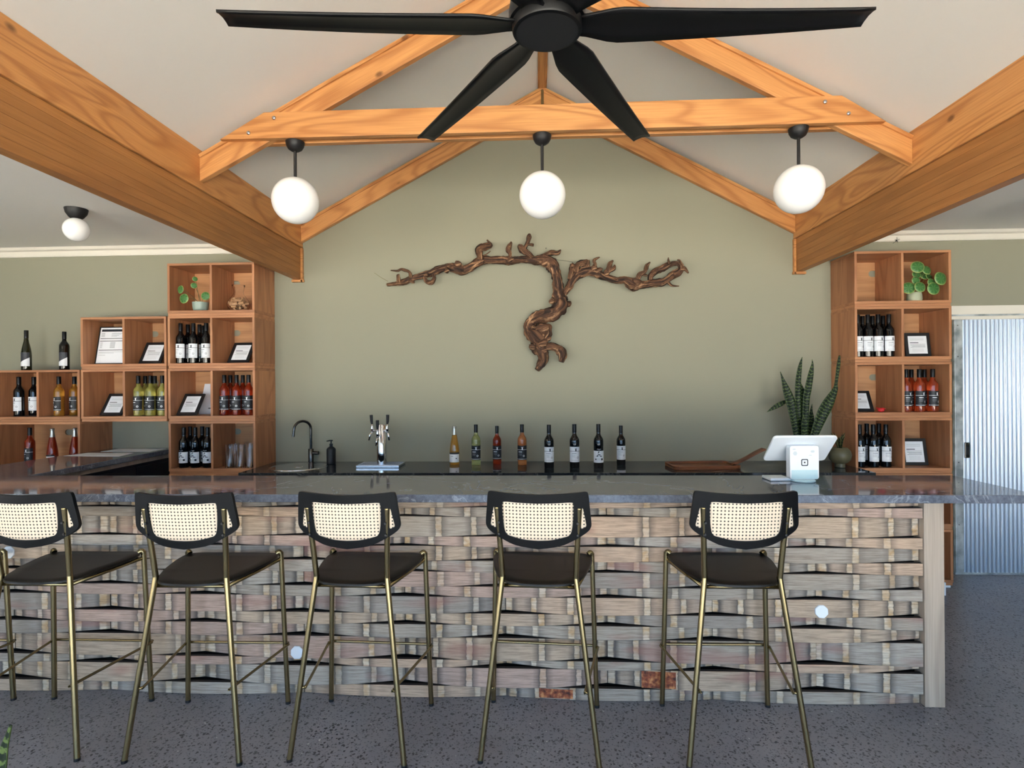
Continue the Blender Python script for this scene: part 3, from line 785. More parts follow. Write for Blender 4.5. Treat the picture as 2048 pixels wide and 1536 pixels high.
def six(key, c_, r, cell, fx, bxs, desc, group, by=None):
    o3 = ['leftmost', 'second from left', 'third from left', 'fourth from left', 'fifth from left']
    cellrow(key, c_, r, cell, fx, [F]*len(fx), ['%s, front row, %s' % (desc, o3[i]) for i in range(len(fx))], group, -4 if c_ != 'R' else 8)
    cellrow(key, c_, r, cell, bxs, by or [B2]*len(bxs), ['%s, back row, %s' % (desc, o3[i]) for i in range(len(bxs))], group, -4 if c_ != 'R' else 8)
six('red', 'L', 1, 0, (362.5, 388, 413.5), (377, 400, 407), 'black bottle with white label in left tower', 'black bottles in left tower upper box', [B2, B2, B3])
six('white', 'B', 2, 1, (277, 301, 325), (291, 310, 329), 'yellow white-wine bottle with black label', 'yellow white-wine bottles')
six('rosed', 'L', 2, 1, (449, 473.5, 497.5), (461, 486), 'deep rosé bottle with black label beside leaning poster', 'deep rosé bottles in left tower')
six('A', 'L', 3, 0, (367, 390, 414.5), (380, 404), 'black A-label bottle near tumblers', 'black A-label bottles in left tower')
six('red', 'R', 1, 0, (1716.5, 1736.5, 1757, 1778.5), (1726, 1746, 1767), 'black bottle with white label in right tower', 'black bottles in right tower upper box')
six('rose', 'R', 2, 1, (1812.5, 1839, 1865.5), (1823, 1849), 'orange rosé bottle with black label', 'orange rosé bottles in right tower')
six('red', 'R', 3, 0, (1718.5, 1746, 1771), (1733, 1757), 'black bottle with white label just above bar counter', 'black bottles in right tower bottom box')

# ================================================================ SHELF ODDMENTS
def frame(name, x, y, z, wd, ht, lean, label, cat, group, style='card', border=.024, yaw=0):
    sl_, cl_ = math.sin(R(lean)), math.cos(R(lean))
    root = thing(name, label, cat, (x, y, z+.0125*sl_+.0003), R(yaw), group); root.rotation_euler = (-R(lean), 0, R(yaw))
    zA = .62*ht; YA = .012*cl_+zA*sl_; YB_ = YA+.035; ZB0 = -.012*sl_+.002          # easel leg from the back down to the shelf
    MB().tube([(0, .0125, zA), (0, YB_*cl_-ZB0*sl_, YB_*sl_+ZB0*cl_)], .003, 6).build('easel_leg', m_black, root)
    b = MB(); t_ = .012
    b.box(-wd/2, -wd/2+border, 0, t_, 0, ht).box(wd/2-border, wd/2, 0, t_, 0, ht).box(-wd/2+border, wd/2-border, 0, t_, 0, border).box(-wd/2+border, wd/2-border, 0, t_, ht-border, ht)
    b.build('frame', m_black, root, bevel=.001)
    iw, ih = wd-2*border, ht-2*border
    pp = MB().box(-iw/2, iw/2, .003, .010, border, ht-border).build('paper', m_paper, root)
    pr = MB()
    def ln(x0, x1, z0, z1): pr.add([(-iw/2+x0*iw, .0024, border+z0*ih), (-iw/2+x1*iw, .0024, border+z0*ih), (-iw/2+x1*iw, .0024, border+z1*ih), (-iw/2+x0*iw, .0024, border+z1*ih)], [(0, 1, 2, 3)])
    if style == 'card':
        ln(.10, .55, .60, .635); ln(.10, .92, .535, .545)
        for k in range(3): ln(.12+.08*(k % 2), .9, .47-.055*k, .483-.055*k)
        pr.build('printed_text', m_inkdark, pp)
        p2 = MB(); pr = p2
        for k in range(3): ln(.12, .85, .86-.05*k, .866-.05*k)
        for k in range(4): ln(.2, .8, .28-.05*k, .285-.05*k)
        p2.build('fine_print', m_ink, pp)
    else:
        ln(.04, .98, .89, .955); ln(.03, .98, .685, .70); ln(.03, .98, .615, .63); ln(.03, .98, .36, .375)
        pr.build('printed_text', m_inkdark, pp)
        pr = p2 = MB()
        for k in range(4): ln(.05, .15, .84-.03*k, .848-.03*k); ln(.35, .7-.06*k, .84-.03*k, .846-.03*k)
        for k in range(6): ln(.05, .12, .58-.03*k, .586-.03*k); ln(.35, .5, .58-.03*k, .59-.03*k)
        ln(.05, .95, .31, .316); ln(.05, .5, .28, .286); ln(.05, .25, .22, .226)
        p2.build('fine_print', m_ink, pp)
    return root
gf = 'black framed tasting cards'
def zs(c_, r): return RZ[r]+.0435
frame('framed_menu', -3.474, 4.48, zs('B', 1), .298, .318, 12, 'large framed price list in the box left of left tower', 'framed print', None, 'doc', .008)
frame('framed_card', px(300, 700, 4.50).x+.0, 4.49, zs('B', 1), .185, .205, 30, 'small black framed card beside the large price list', 'framed print', gf)
frame('framed_card', px(476, 700, 4.48).x, 4.47, zs('L', 1), .175, .205, 36, 'black framed card right of black bottles in left tower', 'framed print', gf)
frame('framed_card', px(224, 800, 4.47).x-.008, 4.46, zs('B', 2), .185, .205, 33, 'black framed card left of yellow wine bottles', 'framed print', gf)
frame('framed_card', px(374, 800, 4.46).x, 4.45, zs('L', 2), .170, .205, 36, 'black framed card in front of leaning poster', 'framed print', gf)
frame('framed_card', px(1838, 700, 4.52).x, 4.52, zs('R', 1), .190, .188, 8, 'black framed card beside four-bottle row in right tower', 'framed print', gf)
frame('framed_card', 2.494, 4.45, zs('R', 2), .145, .205, 42, 'black framed card beside the red toy in right tower', 'framed print', gf, yaw=-15)
frame('framed_card', px(1832, 900, 4.52).x, 4.52, zs('R', 3), .190, .208, 10, 'lowest black framed card in right tower', 'framed print', gf)
# leaning poster
x_, z_ = px(416, 800, 4.62).x, zs('L', 2)
ps = thing('leaning_poster', 'white illustrated poster leaning behind a framed card', 'poster', (x_, 4.625, z_+.002)); ps.rotation_euler = (-R(20), 0, 0)
sh = MB().box(-.085, .085, 0, .004, 0, .27).build('sheet', m_paper, ps)
pr = MB(); pr.add([(.02+.028*math.cos(R(30*k)), -.0008, .14+.05*math.sin(R(30*k))) for k in range(12)], [tuple(range(12))])
for k in range(3): pr.add([(.0, -.0008, .22+.016*k), (.06, -.0008, .22+.016*k), (.06, -.0008, .229+.016*k), (.0, -.0008, .229+.016*k)], [(0, 1, 2, 3)])
pr.add([(-.01, -.0008, .045), (.07, -.0008, .045), (.07, -.0008, .056), (-.01, -.0008, .056)], [(0, 1, 2, 3)])
pr.build('printed_drawing', m_ink, sh)
# red toy
rx, ry = px(1762, 815, 4.44).x, 4.44
rt = thing('rubber_toy', 'small red spiky rubber toy beside a framed card', 'toy', (rx, ry, zs('R', 2)))
b = MB(); b.lathe([(.006, 0), (.018, .004), (.024, .014), (.02, .026), (.008, .033)], 14); b.build('body', m_red, rt, smooth=True)
for k in range(7):
    a = R(51*k); MB().tube([(0, 0, .02), (.02*math.cos(a), .02*math.sin(a), .028), (.034*math.cos(a), .034*math.sin(a), .022+.012*(k % 2))], [.006, .005, .002], 6).build('spike', m_red, rt, smooth=True)

def leaf_disc(name, c, r, nrm, parent, mat=m_leaf, squash=1.):
    n = 16; vs = [(0, 0, .06*r)]; uv = [(0, 0)]; nr = Vector(nrm).normalized(); Q = nr.to_track_quat('Z', 'Y').to_matrix()
    pts = []
    for rr in (.55, 1.):
        for k in range(n):
            a = 2*math.pi*k/n; pts.append(((rr*r*math.cos(a)*squash, rr*r*math.sin(a), .06*r*(1-rr*rr)+.04*r*math.sin(3*a)*rr), (rr*math.cos(a), rr*math.sin(a))))
    b = MB(); allp = [((0, 0, .06*r), (0, 0))]+pts
    fs = [(0, 1+k, 1+(k+1) % n) for k in range(n)]+[(1+k, 1+n+k, 1+n+(k+1) % n, 1+(k+1) % n) for k in range(n)]
    o = b.add([Vector(c)+Q @ Vector(q[0]) for q in allp], fs)
    for i, q in enumerate(allp): b.uv[o+i] = q[1]
    ob = b.build(name, mat, parent, smooth=True)
    s_ = ob.modifiers.new('thickness', 'SOLIDIFY'); s_.thickness = .0016
    return ob
def round_plant(label, base, pot_prof, potm, leaves, Y, group=None):
    root = thing('potted_plant', label, 'plant', base, group=group); b0 = Vector(base)
    po = MB().lathe(pot_prof, 26).build('pot', potm, root, smooth=True, auto=50)
    top = pot_prof[-1][1]
    MB().lathe([(.0, top-.008), (pot_prof[-1][0]*.93, top-.008)], 20, closed=False).build('soil', m_soil, root)
    for (x, y, rpx, dy_, nx, nz) in leaves:
        p = px(x, y, Y+dy_)-b0; r = rpx/248
        q0 = Vector((rnd.uniform(-.01, .01), rnd.uniform(-.01, .01), top-.01))
        mid = (q0+p)/2+Vector((0, 0, .018))
        lf = leaf_disc('leaf', p, r, (nx*.7, -1, nz*.45), root)
        MB().tube(bez([tuple(q0), tuple(mid), tuple(p+Vector((0, .004, 0)))], 5), .0018, 6).build('stem', m_stem, root, smooth=True)
    return root
z0 = RZ[0]+.0435
c = px(1832, 590, 4.47)
round_plant('round-leaved green plant in pale pot on right tower top box', (c.x, 4.49, z0), [(.034, 0), (.048, .004), (.053, .02), (.051, .055), (.047, .072)], m_potpale,
  [(1835, 534, 12, -.03, -.2, .5), (1853, 540, 9.5, .0, .3, .7), (1833, 549, 8, .02, 0, .9), (1832, 561, 8, -.04, .1, .35), (1817, 576, 11.5, -.05, -.4, .4), (1840, 574, 10.5, -.075, .1, .5),
   (1881, 557, 13, -.07, .3, .35), (1863, 565, 8, -.05, .2, .5), (1867, 577, 12, -.07, .1, .25), (1848, 551, 9, .03, .2, 1.), (1858, 553, 7, .02, .4, 1.)], 4.47)
c = px(398, 605, 4.47)
round_plant('sparse round-leaved plant in celadon pot on left tower top box', (c.x, 4.49, z0), [(.036, 0), (.048, .004), (.056, .022), (.060, .055), (.061, .076)], m_potblue,
  [(361, 579, 8.5, -.03, -.5, .2), (368, 597, 10, -.06, -.2, .15), (411, 592, 8.5, -.06, .2, .1), (388, 571, 6, 0, .9, .3), (390, 558, 5, 0, 1.2, .1)], 4.47)
lf = None
# carafe of corks
c = px(476, 605, 4.48); cx, cy, cz = c.x, 4.49, z0
cf = thing('carafe', 'clear glass carafe full of wine corks on left tower', 'carafe', (cx, cy, cz))
outer = [(.040, 0), (.062, .004), (.083, .035), (.086, .055), (.078, .085), (.056, .115), (.040, .135), (.036, .155), (.042, .185), (.050, .210)]
inner = [(r-.0028, z+(.003 if i < 2 else 0)) for i, (r, z) in enumerate(outer)][::-1]
prof = outer+inner
b = MB(); b.lathe(prof, 28, closed=False); n_ = len(prof); k0 = 28
b.f.append(tuple(range(27, -1, -1))); b.f.append(tuple((n_-1)*28+k for k in range(28)))
b.build('glass', plain('thin_carafe_glass', (1, 1, 1, 1), .02, trans=1., ior=1.12), cf, smooth=True)
ck = MB().tube([(0, 0, -.021), (0, 0, .021)], .0112, 10).build('cork', m_cork, smooth=True); ck.data.set_sharp_from_angle(angle=R(50))
tag(ck, 'used wine cork inside the glass carafe', 'cork', 'corks in the glass carafe')
first = True; placed = []
tries = 0
while len(placed) < 34 and tries < 4000:
    tries += 1
    z = rnd.uniform(.016, .098); rmax = .062 if .03 < z < .08 else .045
    a = rnd.uniform(0, 6.28); r = rmax*math.sqrt(rnd.random()); q = Vector((r*math.cos(a), r*math.sin(a), z))
    if any((q-o_).length < .0235 for o_ in placed): continue
    placed.append(q)
    o = ck if first else ck.copy()
    if not first: C.objects.link(o)
    first = False
    o.location = (cx+q.x, cy+q.y, cz+q.z); o.rotation_euler = (R(rnd.uniform(60, 120)), R(rnd.uniform(-20, 20)), rnd.uniform(0, 3.1))
# tumblers
gl = None
tp = [(.029, 0), (.031, .002), (.034, .185)]; ti = [(.0322, .185), (.0292, .012), (.0, .012)]
def tumbler():
    root = thing('tumbler', '', 'glass', (0, 0, -5), group='clear tumblers in the left tower')
    b = MB(); b.lathe(tp+ti[:-1]+[(.001, .012)], 22, closed=False); b.f.append(tuple(range(21, -1, -1)))
    b.build('glass', m_clear, root, smooth=True, auto=50); return root
for i, (x, y) in enumerate(((459, YS+.06), (470, YS+.16), (480, YS+.06), (499, YS+.06), (498, YS+.17))):
    if gl is None: gl = tumbler(); o = gl
    else: o = copy_tree(gl)
    o.location = (px(x, 900, y).x, y, zs('L', 3)); o['label'] = 'clear glass tumbler, %s from left in the left tower' % ['first', 'second', 'third', 'fourth', 'fifth'][i]

# ================================================================ BENCH ITEMS
zb = .9093
sk = thing('bar_sink', 'round stainless sink set in the bench by the left tower', 'sink', (-1.905, 4.43, zb))
b = MB(); b.lathe([(.222, .0), (.222, .004), (.212, .006), (.205, .003), (.2, .0015)], 40, closed=False); b.build('rim', m_chrome, sk, smooth=True)
MB().lathe([(.203, .002), (.19, .0012), (.08, .0008), (.0, .0008)], 40, closed=False).build('bowl', m_chrome, sk, smooth=True)
MB().lathe([(.03, .0010), (.03, .003), (.01, .0035)], 20).build('drain', m_steel, sk, smooth=True)
tp_ = thing('kitchen_tap', 'gunmetal gooseneck tap behind the round sink', 'tap', (px(622, 900, 4.69).x, 4.69, zb))
MB().lathe([(.022, 0), (.022, .112), (.020, .115)], 22).build('body', m_gun, tp_, smooth=True, auto=40)
pts = [(0, 0, .11), (0, 0, .26)]+[(-.05+.05*math.cos(R(a)), -.0, .285+.065*math.sin(R(a))) for a in range(0, 181, 15)]+[(-.103, -.002, .255), (-.106, -.004, .225)]
MB().tube([(x, y-.10*min(1, max(0, -x/.1)), z) for x, y, z in pts], .0105, 14).build('spout', m_gun, tp_, smooth=True, auto=50)
lv = MB().tube([(.018, 0, .08), (.066, -.006, .08)], .0155, 16).build('lever', m_gun, tp_, smooth=True, auto=40)
sd_ = thing('soap_dispenser', 'black pump soap bottle right of the tap', 'soap bottle', (px(662.5, 928, 4.60).x, 4.60, zb))
MB().lathe([(.030, 0), (.036, .003), (.037, .01), (.037, .118), (.034, .128), (.020, .140), (.013, .145), (.013, .155)], 24).build('bottle', m_black, sd_, smooth=True, auto=50)
MB().lathe([(.014, .155), (.014, .166), (.006, .168), (.005, .19), (.008, .19), (.008, .196)], 16).build('pump_collar', m_black, sd_, smooth=True, auto=50)
MB().tube([(.012, 0, .192), (-.012, 0, .192), (-.036, -.004, .187)], [.006, .006, .0045], 10).build('nozzle', m_black, sd_, smooth=True)
# beer tower
bx0 = (-1.409-1.067)/2; btw = thing('beer_tap_tower', 'chrome beer tower with three taps on a drip tray', 'beer tap', (px(764, 926, 4.50).x, 4.50, zb))
MB().box(-.170, .170, -.135, .09, .0, .020).build('drip_tray', m_steel, btw, bevel=.003)
gr = MB()
for k in range(10): gr.box(-.160, .160, -.126+.02*k, -.118+.02*k, .0202, .0222)
gr.build('tray_grille', m_steel, btw)
MB().lathe([(.041, .0225), (.041, .325), (.036, .333), (.02, .336)], 30).build('column', m_chrome, btw, smooth=True, auto=40)
for (ax_, zz, sid) in ((-.075, .285, -1), (.05, .285, 1), (-.018, .245, 0)):
    dirv = Vector((sid*.72 if sid else -.12, -.72 if sid else -1, 0)).normalized()
    p0 = dirv*.036+Vector((0, 0, zz)); p1 = dirv*.085+Vector((0, 0, zz))
    tpn = MB().tube([p0, p0+dirv*.03, p1], [.009, .007, .010], 12).build('faucet_shank', m_chrome, btw, smooth=True)
    MB().tube([p1+Vector((0, 0, -.012)), p1+Vector((0, 0, .02)), p1+Vector((0, 0, .035)), p1+Vector((0, 0, .052))], [.010, .013, .008, .010], 12).build('faucet_body', m_chrome, tpn, smooth=True)
    MB().tube([p1+Vector((0, 0, -.01)), p1+dirv*.02+Vector((0, 0, -.03)), p1+dirv*.028+Vector((0, 0, -.075))], [.009, .008, .0065], 12).build('spout', m_chrome, tpn, smooth=True)
    MB().tube([p1+Vector((0, 0, .05)), p1+Vector((sid*.004, 0, .075)), p1+Vector((sid*.006, -.004, .125))], [.008, .011, .0125], 12).build('handle', m_black, tpn, smooth=True, auto=50)
# paddle board
pb = thing('paddle_board', 'dark wooden serving paddle lying on the bench', 'serving board', (1.26, 4.40, zb)); pb.rotation_euler = (0, 0, R(5))
out = rrect(-.26, .25, -.15, .15, .06, 6)
b = MB(); b.prism(out, .012, 'z', .0); b.build('board', m_board, pb, bevel=.003)
b = MB(); o2 = rrect(-.26, .25, -.15, .15, .06, 6); i2 = rrect(-.235, .225, -.125, .125, .045, 6); n = len(o2)
vs = [(x, y, .012) for x, y in o2]+[(x, y, .028) for x, y in o2]+[(x, y, .028) for x, y in i2]+[(x, y, .012) for x, y in i2]
b.add(vs, [(k*n+i, k*n+(i+1) % n, ((k+1) % 4)*n+(i+1) % n, ((k+1) % 4)*n+i) for k in range(4) for i in range(n)])
b.build('rim', m_board, pb, bevel=.002)
hp = bez([(.21, 0, .018), (.27, 0, .026), (.34, 0, .055), (.42, 0, .098), (.485, 0, .126)], 5)
b = MB(); vs = []
for i, (x, y, z) in enumerate(hp):
    wd = .028+.012*abs(i/(len(hp)-1)-.4)
    vs += [(x, -wd, z), (x, wd, z), (x-.004, wd, z+.014), (x-.004, -wd, z+.014)]
n = len(hp); b.add(vs, [(i*4+k, i*4+(k+1) % 4, (i+1)*4+(k+1) % 4, (i+1)*4+k) for i in range(n-1) for k in range(4)]+[(0, 1, 2, 3), tuple((n-1)*4+k for k in range(4))])
b.build('handle', m_board, pb, bevel=.004)
# snake plant
def blade(pts, hw, parent, bend=.25, name='leaf'):
    """pts: list of Vectors tip..base"""
    P = bez([tuple(p)+(w_,) for p, w_ in zip(pts, hw)], 5); b = MB(); L = 0; n = len(P)
    for i, q in enumerate(P):
        p = Vector(q[:3]); T = (Vector(P[min(i+1, n-1)][:3])-Vector(P[max(i-1, 0)][:3])).normalized()
        side = T.cross(Vector((0, 1, 0))).normalized(); wq = max(q[3], .0008)
        if i: L += (p-Vector(P[i-1][:3])).length
        for k in range(5):
            t_ = (k-2)/2; o = b.add([p+side*wq*t_+Vector((0, -bend*wq*t_*t_, 0))], []); b.uv[o] = (k/4, L)
    for i in range(n-1):
        for k in range(4): b.f.append((i*5+k, i*5+k+1, (i+1)*5+k+1, (i+1)*5+k))
    ob = b.build(name, m_snake, parent, smooth=True); s_ = ob.modifiers.new('thickness', 'SOLIDIFY'); s_.thickness = .003
    return ob
SX, SY = 2.08, 4.50
sn = thing('snake_plant', 'banded snake plant in dark pot behind the tablet', 'plant', (SX, SY, zb)); sb = Vector((SX, SY, zb))
MB().lathe([(.07, 0), (.085, .004), (.10, .06), (.108, .165), (.112, .17), (.106, .172), (.10, .165)], 30).build('pot', m_potdark, sn, smooth=True, auto=50)
MB().lathe([(.0, .155), (.101, .155)], 24, closed=False).build('soil', m_soil, sn)
def zp(x, y, Y): return px(1500+x/8.533, 700+y/8.533, Y)-sb
for pts, hw, Y in (
  ([(520, 370), (560, 500), (620, 690), (690, 900), (740, 1150), (800, 1480)], [2, 18, 50, 62, 50, 34], 4.46),
  ([(890, 120), (855, 260), (825, 450), (812, 700), (815, 1000), (850, 1480)], [2, 24, 36, 42, 42, 34], 4.50),
  ([(1060, 160), (1062, 250), (1030, 420), (985, 660), (950, 900), (920, 1480)], [2, 16, 38, 48, 46, 34], 4.48),
  ([(1525, 95), (1505, 260), (1465, 560), (1440, 690), (1310, 930), (1200, 1150), (1040, 1500)], [12, 26, 22, 40, 78, 76, 40], 4.47),
  ([(290, 1058), (400, 985), (520, 920), (620, 890), (720, 1010), (800, 1480)], [2, 28, 34, 22, 24, 24], 4.52),
  ([(875, 575), (890, 720), (890, 900), (880, 1150), (880, 1480)], [2, 38, 52, 52, 36], 4.53),
  ([(932, 1130), (932, 1200), (930, 1290), (940, 1480)], [6, 38, 46, 34], 4.42),
  ([(1060, 920), (1040, 1050), (1035, 1200), (1000, 1480)], [2, 22, 42, 34], 4.54)):
    vv = [zp(x, y, Y) for x, y in pts]; vv[-1] = Vector((vv[-1].x*.8, vv[-1].y*.6, .15))
    blade(vv, [h/8.533/250*1.2 for h in hw], sn)
# small succulent in round olive vase
vz = thing('succulent_pot', 'small succulent in round olive vase beside the tablet', 'plant', (2.275, 4.375, zb))
MB().lathe([(.030, 0), (.036, .003), (.036, .03), (.05, .036), (.072, .06), (.080, .095), (.072, .128), (.052, .148), (.046, .150), (.042, .146)], 28).build('vase', m_potolive, vz, smooth=True, auto=60)
for k in range(22):
    a = R(k*137.5); r = .02+.055*((k*7) % 5)/5; h_ = .07+.06*((k*3) % 4)/4
    MB().tube([(.012*math.cos(a), .012*math.sin(a), .145), (r*.6*math.cos(a), r*.6*math.sin(a), .145+h_*.7), (r*math.cos(a), r*math.sin(a), .145+h_)], [.005, .006, .001], 6, flat=.5).build('leaf', m_snake if k % 3 else m_stem, vz, smooth=True)

# ================================================================ TABLET TILL
tz = 1.0302
tl = thing('payment_tablet', 'white tablet till on a stand on the bar counter', 'tablet', (1.405, 3.075, tz)); tl.rotation_euler = (0, 0, R(2))
MB().lathe([(.058, 0), (.062, .002), (.062, .008), (.056, .012)], 32, (.0, .0, 0)).build('base_disc', m_mint, tl, smooth=True, auto=50)
# block: slightly leaning white body with logo on the customer side
out = rrect(-.077, .077, .012, .190, .014, 5)
b = MB(); b.prism(out, .045, 'y', -.022); bl = b.build('stand_body', m_white, tl, bevel=.004, seg=3)
MB().box(-.069, .069, -.0232, -.0222, .016, .062).build('lower_panel', m_mint, bl, bevel=.0003)
o3 = rrect(-.018, .018, .084, .120, .007, 4); i3 = rrect(-.0135, .0135, .0885, .1155, .0045, 4); n = len(o3)
b = MB(); b.add([(x, -.0235, z) for x, z in o3]+[(x, -.0235, z) for x, z in i3], [(i, (i+1) % n, n+(i+1) % n, n+i) for i in range(n)])
b.add([(x, -.0235, z) for x, z in rrect(-.004, .004, .098, .106, .002, 3)], [tuple(range(16))])
b.build('logo_mark', m_inkdark, bl)
gb = MB()
for q in ((-.05, .15, .012, .02), (.042, .16, .012, .012), (.03, .14, .01, .004), (-.055, .172, .01, .008)):
    gb.add([(q[0]+q[2]*math.cos(R(60*k)), -.0234, q[1]+q[3]*.6*math.sin(R(60*k))) for k in range(6)], [tuple(range(6))])
gb.build('scuff_marks', plain('pale_grey_scuffs', srgb(206, 214, 218), .5), bl)
tb = MB(); tb.prism(rrect(-.166, .166, -.105, .105, .02, 5), .014, 'z', 0)
to = tb.build('tablet', m_white, tl, bevel=.004, seg=3)
to.location = (.008, .052, .174); to.rotation_euler = (R(136), 0, R(-2))
scn = MB().prism(rrect(-.156, .156, -.095, .095, .012, 4), .0008, 'z', -.0010).build('screen', m_black, to)
MB().box(-.17, -.06, .0, .11, .001, .016).build('card_reader', m_white, tl, bevel=.004)

# papers on the return counter
pp = MB().prism([(-3.64, 4.19), (-3.17, 4.15), (-3.21, 4.36), (-3.60, 4.38)], .001, 'z', 1.0303).build('menu_sheet', m_paper)
tag(pp, 'white menu sheet lying on the left return counter', 'paper')
pp = MB().prism([(-3.56, 4.46), (-3.15, 4.46), (-3.15, 4.67), (-3.56, 4.67)], .001, 'z', 1.0303).build('menu_sheet', m_paper)
tag(pp, 'second menu sheet on the return counter close to the wall', 'paper')

# ================================================================ VINE ON THE WALL
VY = W-.085
vn = thing('vine_sculpture', 'gnarled old grapevine mounted on the sage wall', 'wall art', (px(1090, 600, W).x, W, 1.68)); vb = Vector(vn.location)
def vz_(o, x, y, Y): return px(o[0]+x/5.689, o[1]+y/5.689, Y)-vb
ZA, ZB_ = (740, 450), (1040, 460)
def branch(o, pts, name, dy_=0, rough=.3, n=12, sub=6):
    P = bez([tuple(vz_(o, x, y, VY+dy_+.012*math.sin(i*1.7+x*.01)))+(h*.000735,) for i, (x, y, h) in enumerate(pts)], sub)
    return MB().tube([q[:3] for q in P], [max(.0015, q[3]) for q in P], n, rough=rough, seed=len(bpy.data.objects)*.37).build(name, m_bark, vn, smooth=True)
branch(ZA, [(195, 680, 16), (300, 665, 22), (400, 640, 34), (480, 605, 38), (580, 575, 36), (700, 540, 40), (800, 500, 42), (900, 478, 42), (1000, 500, 58), (1060, 515, 52), (1130, 480, 50), (1220, 430, 50), (1300, 395, 48), (1400, 400, 42), (1540, 402, 48), (1650, 400, 42), (1760, 392, 40), (1880, 402, 46), (2010, 415, 58)], 'cane_arm', .0, .28)
branch(ZB_, [(180, 340, 46), (300, 345, 60), (375, 410, 64), (412, 500, 60), (430, 600, 56), (440, 700, 60), (450, 790, 82), (470, 870, 88), (400, 940, 82), (300, 970, 78), (200, 1005, 72), (115, 1065, 62), (115, 1140, 66), (170, 1200, 92), (220, 1270, 100), (225, 1340, 84), (260, 1400, 58), (262, 1480, 52), (225, 1550, 42), (195, 1590, 28)], 'trunk', -.012, .36, 18, 8)
branch(ZB_, [(150, 1150, 40), (260, 1120, 62), (315, 1110, 40), (320, 1180, 36), (280, 1250, 40)], 'burl', -.03, .4)
branch(ZB_, [(270, 1330, 46), (370, 1325, 40), (440, 1360, 46), (480, 1420, 46), (462, 1500, 26)], 'root', -.01, .35)
branch(ZB_, [(470, 790, 30), (500, 725, 32), (560, 650, 36), (600, 570, 42), (660, 505, 48), (740, 470, 56), (820, 468, 52), (900, 500, 45), (1000, 540, 40), (1100, 572, 36), (1200, 572, 42), (1300, 625, 78), (1400, 622, 42), (1500, 605, 42), (1600, 602, 46), (1680, 565, 36), (1740, 512, 46), (1800, 482, 40), (1835, 430, 30), (1795, 380, 26), (1720, 385, 26), (1640, 425, 36), (1560, 462, 36), (1495, 512, 36), (1480, 570, 24)], 'cane_arm', .0, .30)
for o, pts in ((ZB_, [(1820, 440, 26), (1870, 440, 24), (1915, 490, 8)]), (ZB_, [(1680, 590, 14), (1730, 632, 11), (1810, 638, 5)]), (ZB_, [(1700, 385, 14), (1690, 350, 12), (1688, 315, 5)]), (ZB_, [(1850, 420, 14), (1820, 350, 10), (1790, 340, 6)]),
   (ZB_, [(285, 400, 30), (290, 330, 34), (305, 285, 30), (360, 262, 28), (430, 265, 26), (462, 228, 8)]), (ZB_, [(560, 560, 22), (590, 450, 30), (605, 390, 18)]), (ZB_, [(640, 480, 30), (655, 410, 32), (700, 375, 30), (765, 345, 16)]), (ZB_, [(720, 450, 28), (770, 400, 26), (780, 340, 12)]),
   (ZB_, [(825, 460, 26), (855, 395, 20), (845, 345, 16), (905, 310, 7)]), (ZB_, [(985, 520, 30), (1005, 445, 28), (1030, 380, 24), (1062, 348, 9)]), (ZB_, [(1005, 470, 20), (1070, 430, 22), (1075, 400, 10)]), (ZB_, [(860, 470, 24), (910, 450, 22), (935, 440, 10)]),
   (ZB_, [(1325, 590, 22), (1360, 510, 30), (1420, 470, 20), (1440, 405, 22), (1482, 365, 6)]), (ZB_, [(1370, 500, 18), (1430, 515, 16), (1445, 505, 8)]),
   (ZA, [(1255, 400, 32), (1248, 320, 34), (1240, 272, 36), (1310, 246, 36), (1372, 230, 24), (1330, 168, 9)]), (ZA, [(1290, 350, 9), (1330, 330, 7), (1370, 298, 5)]), (ZA, [(1595, 395, 28), (1592, 325, 24), (1575, 272, 34), (1598, 215, 18), (1605, 190, 6)]),
   (ZA, [(1850, 370, 24), (1785, 312, 36), (1720, 258, 38), (1690, 232, 22)]), (ZA, [(1755, 275, 20), (1795, 200, 18), (1812, 130, 26), (1812, 108, 16)]), (ZA, [(1795, 220, 12), (1845, 225, 18), (1858, 225, 10)]),
   (ZA, [(465, 600, 22), (455, 545, 18), (400, 515, 16), (350, 503, 15), (312, 520, 13), (235, 515, 5)]), (ZA, [(330, 650, 26), (322, 580, 18), (330, 568, 8)]), (ZA, [(620, 580, 22), (640, 640, 22), (690, 658, 26), (732, 612, 20), (715, 545, 18)]),
   (ZA, [(868, 470, 14), (876, 520, 26), (880, 548, 14)]), (ZA, [(1005, 480, 30), (1000, 435, 30), (1000, 420, 14)]), (ZA, [(440, 630, 20), (490, 650, 18), (505, 660, 8)])):
    branch(o, pts, 'spur', -.02, .38, 9, 5)
for o, x, y, h in ((ZA, 1000, 440, 34), (ZA, 1605, 395, 26), (ZA, 1985, 385, 40), (ZA, 640, 572, 26), (ZA, 872, 525, 24), (ZB_, 285, 372, 34), (ZB_, 600, 410, 26), (ZB_, 715, 392, 32), (ZB_, 845, 432, 28), (ZB_, 985, 495, 30), (ZB_, 1325, 600, 46), (ZB_, 1275, 650, 40), (ZB_, 275, 1375, 34), (ZB_, 255, 1290, 60), (ZB_, 140, 1330, 40), (ZB_, 250, 1180, 50), (ZB_, 330, 1235, 26), (ZB_, 545, 850, 34), (ZB_, 365, 810, 36)):
    branch(o, [(x-h*.8, y+h*.2, h*.45), (x-h*.2, y, h), (x+h*.3, y-h*.1, h*.9), (x+h*.8, y, h*.4)], 'knot', -.035, .6, 10, 3)
MB().tube([vz_(ZA, 50, 545, VY), vz_(ZA, 130, 600, VY), vz_(ZA, 205, 640, VY)], .0016, 5).build('wire', m_stem, vn)
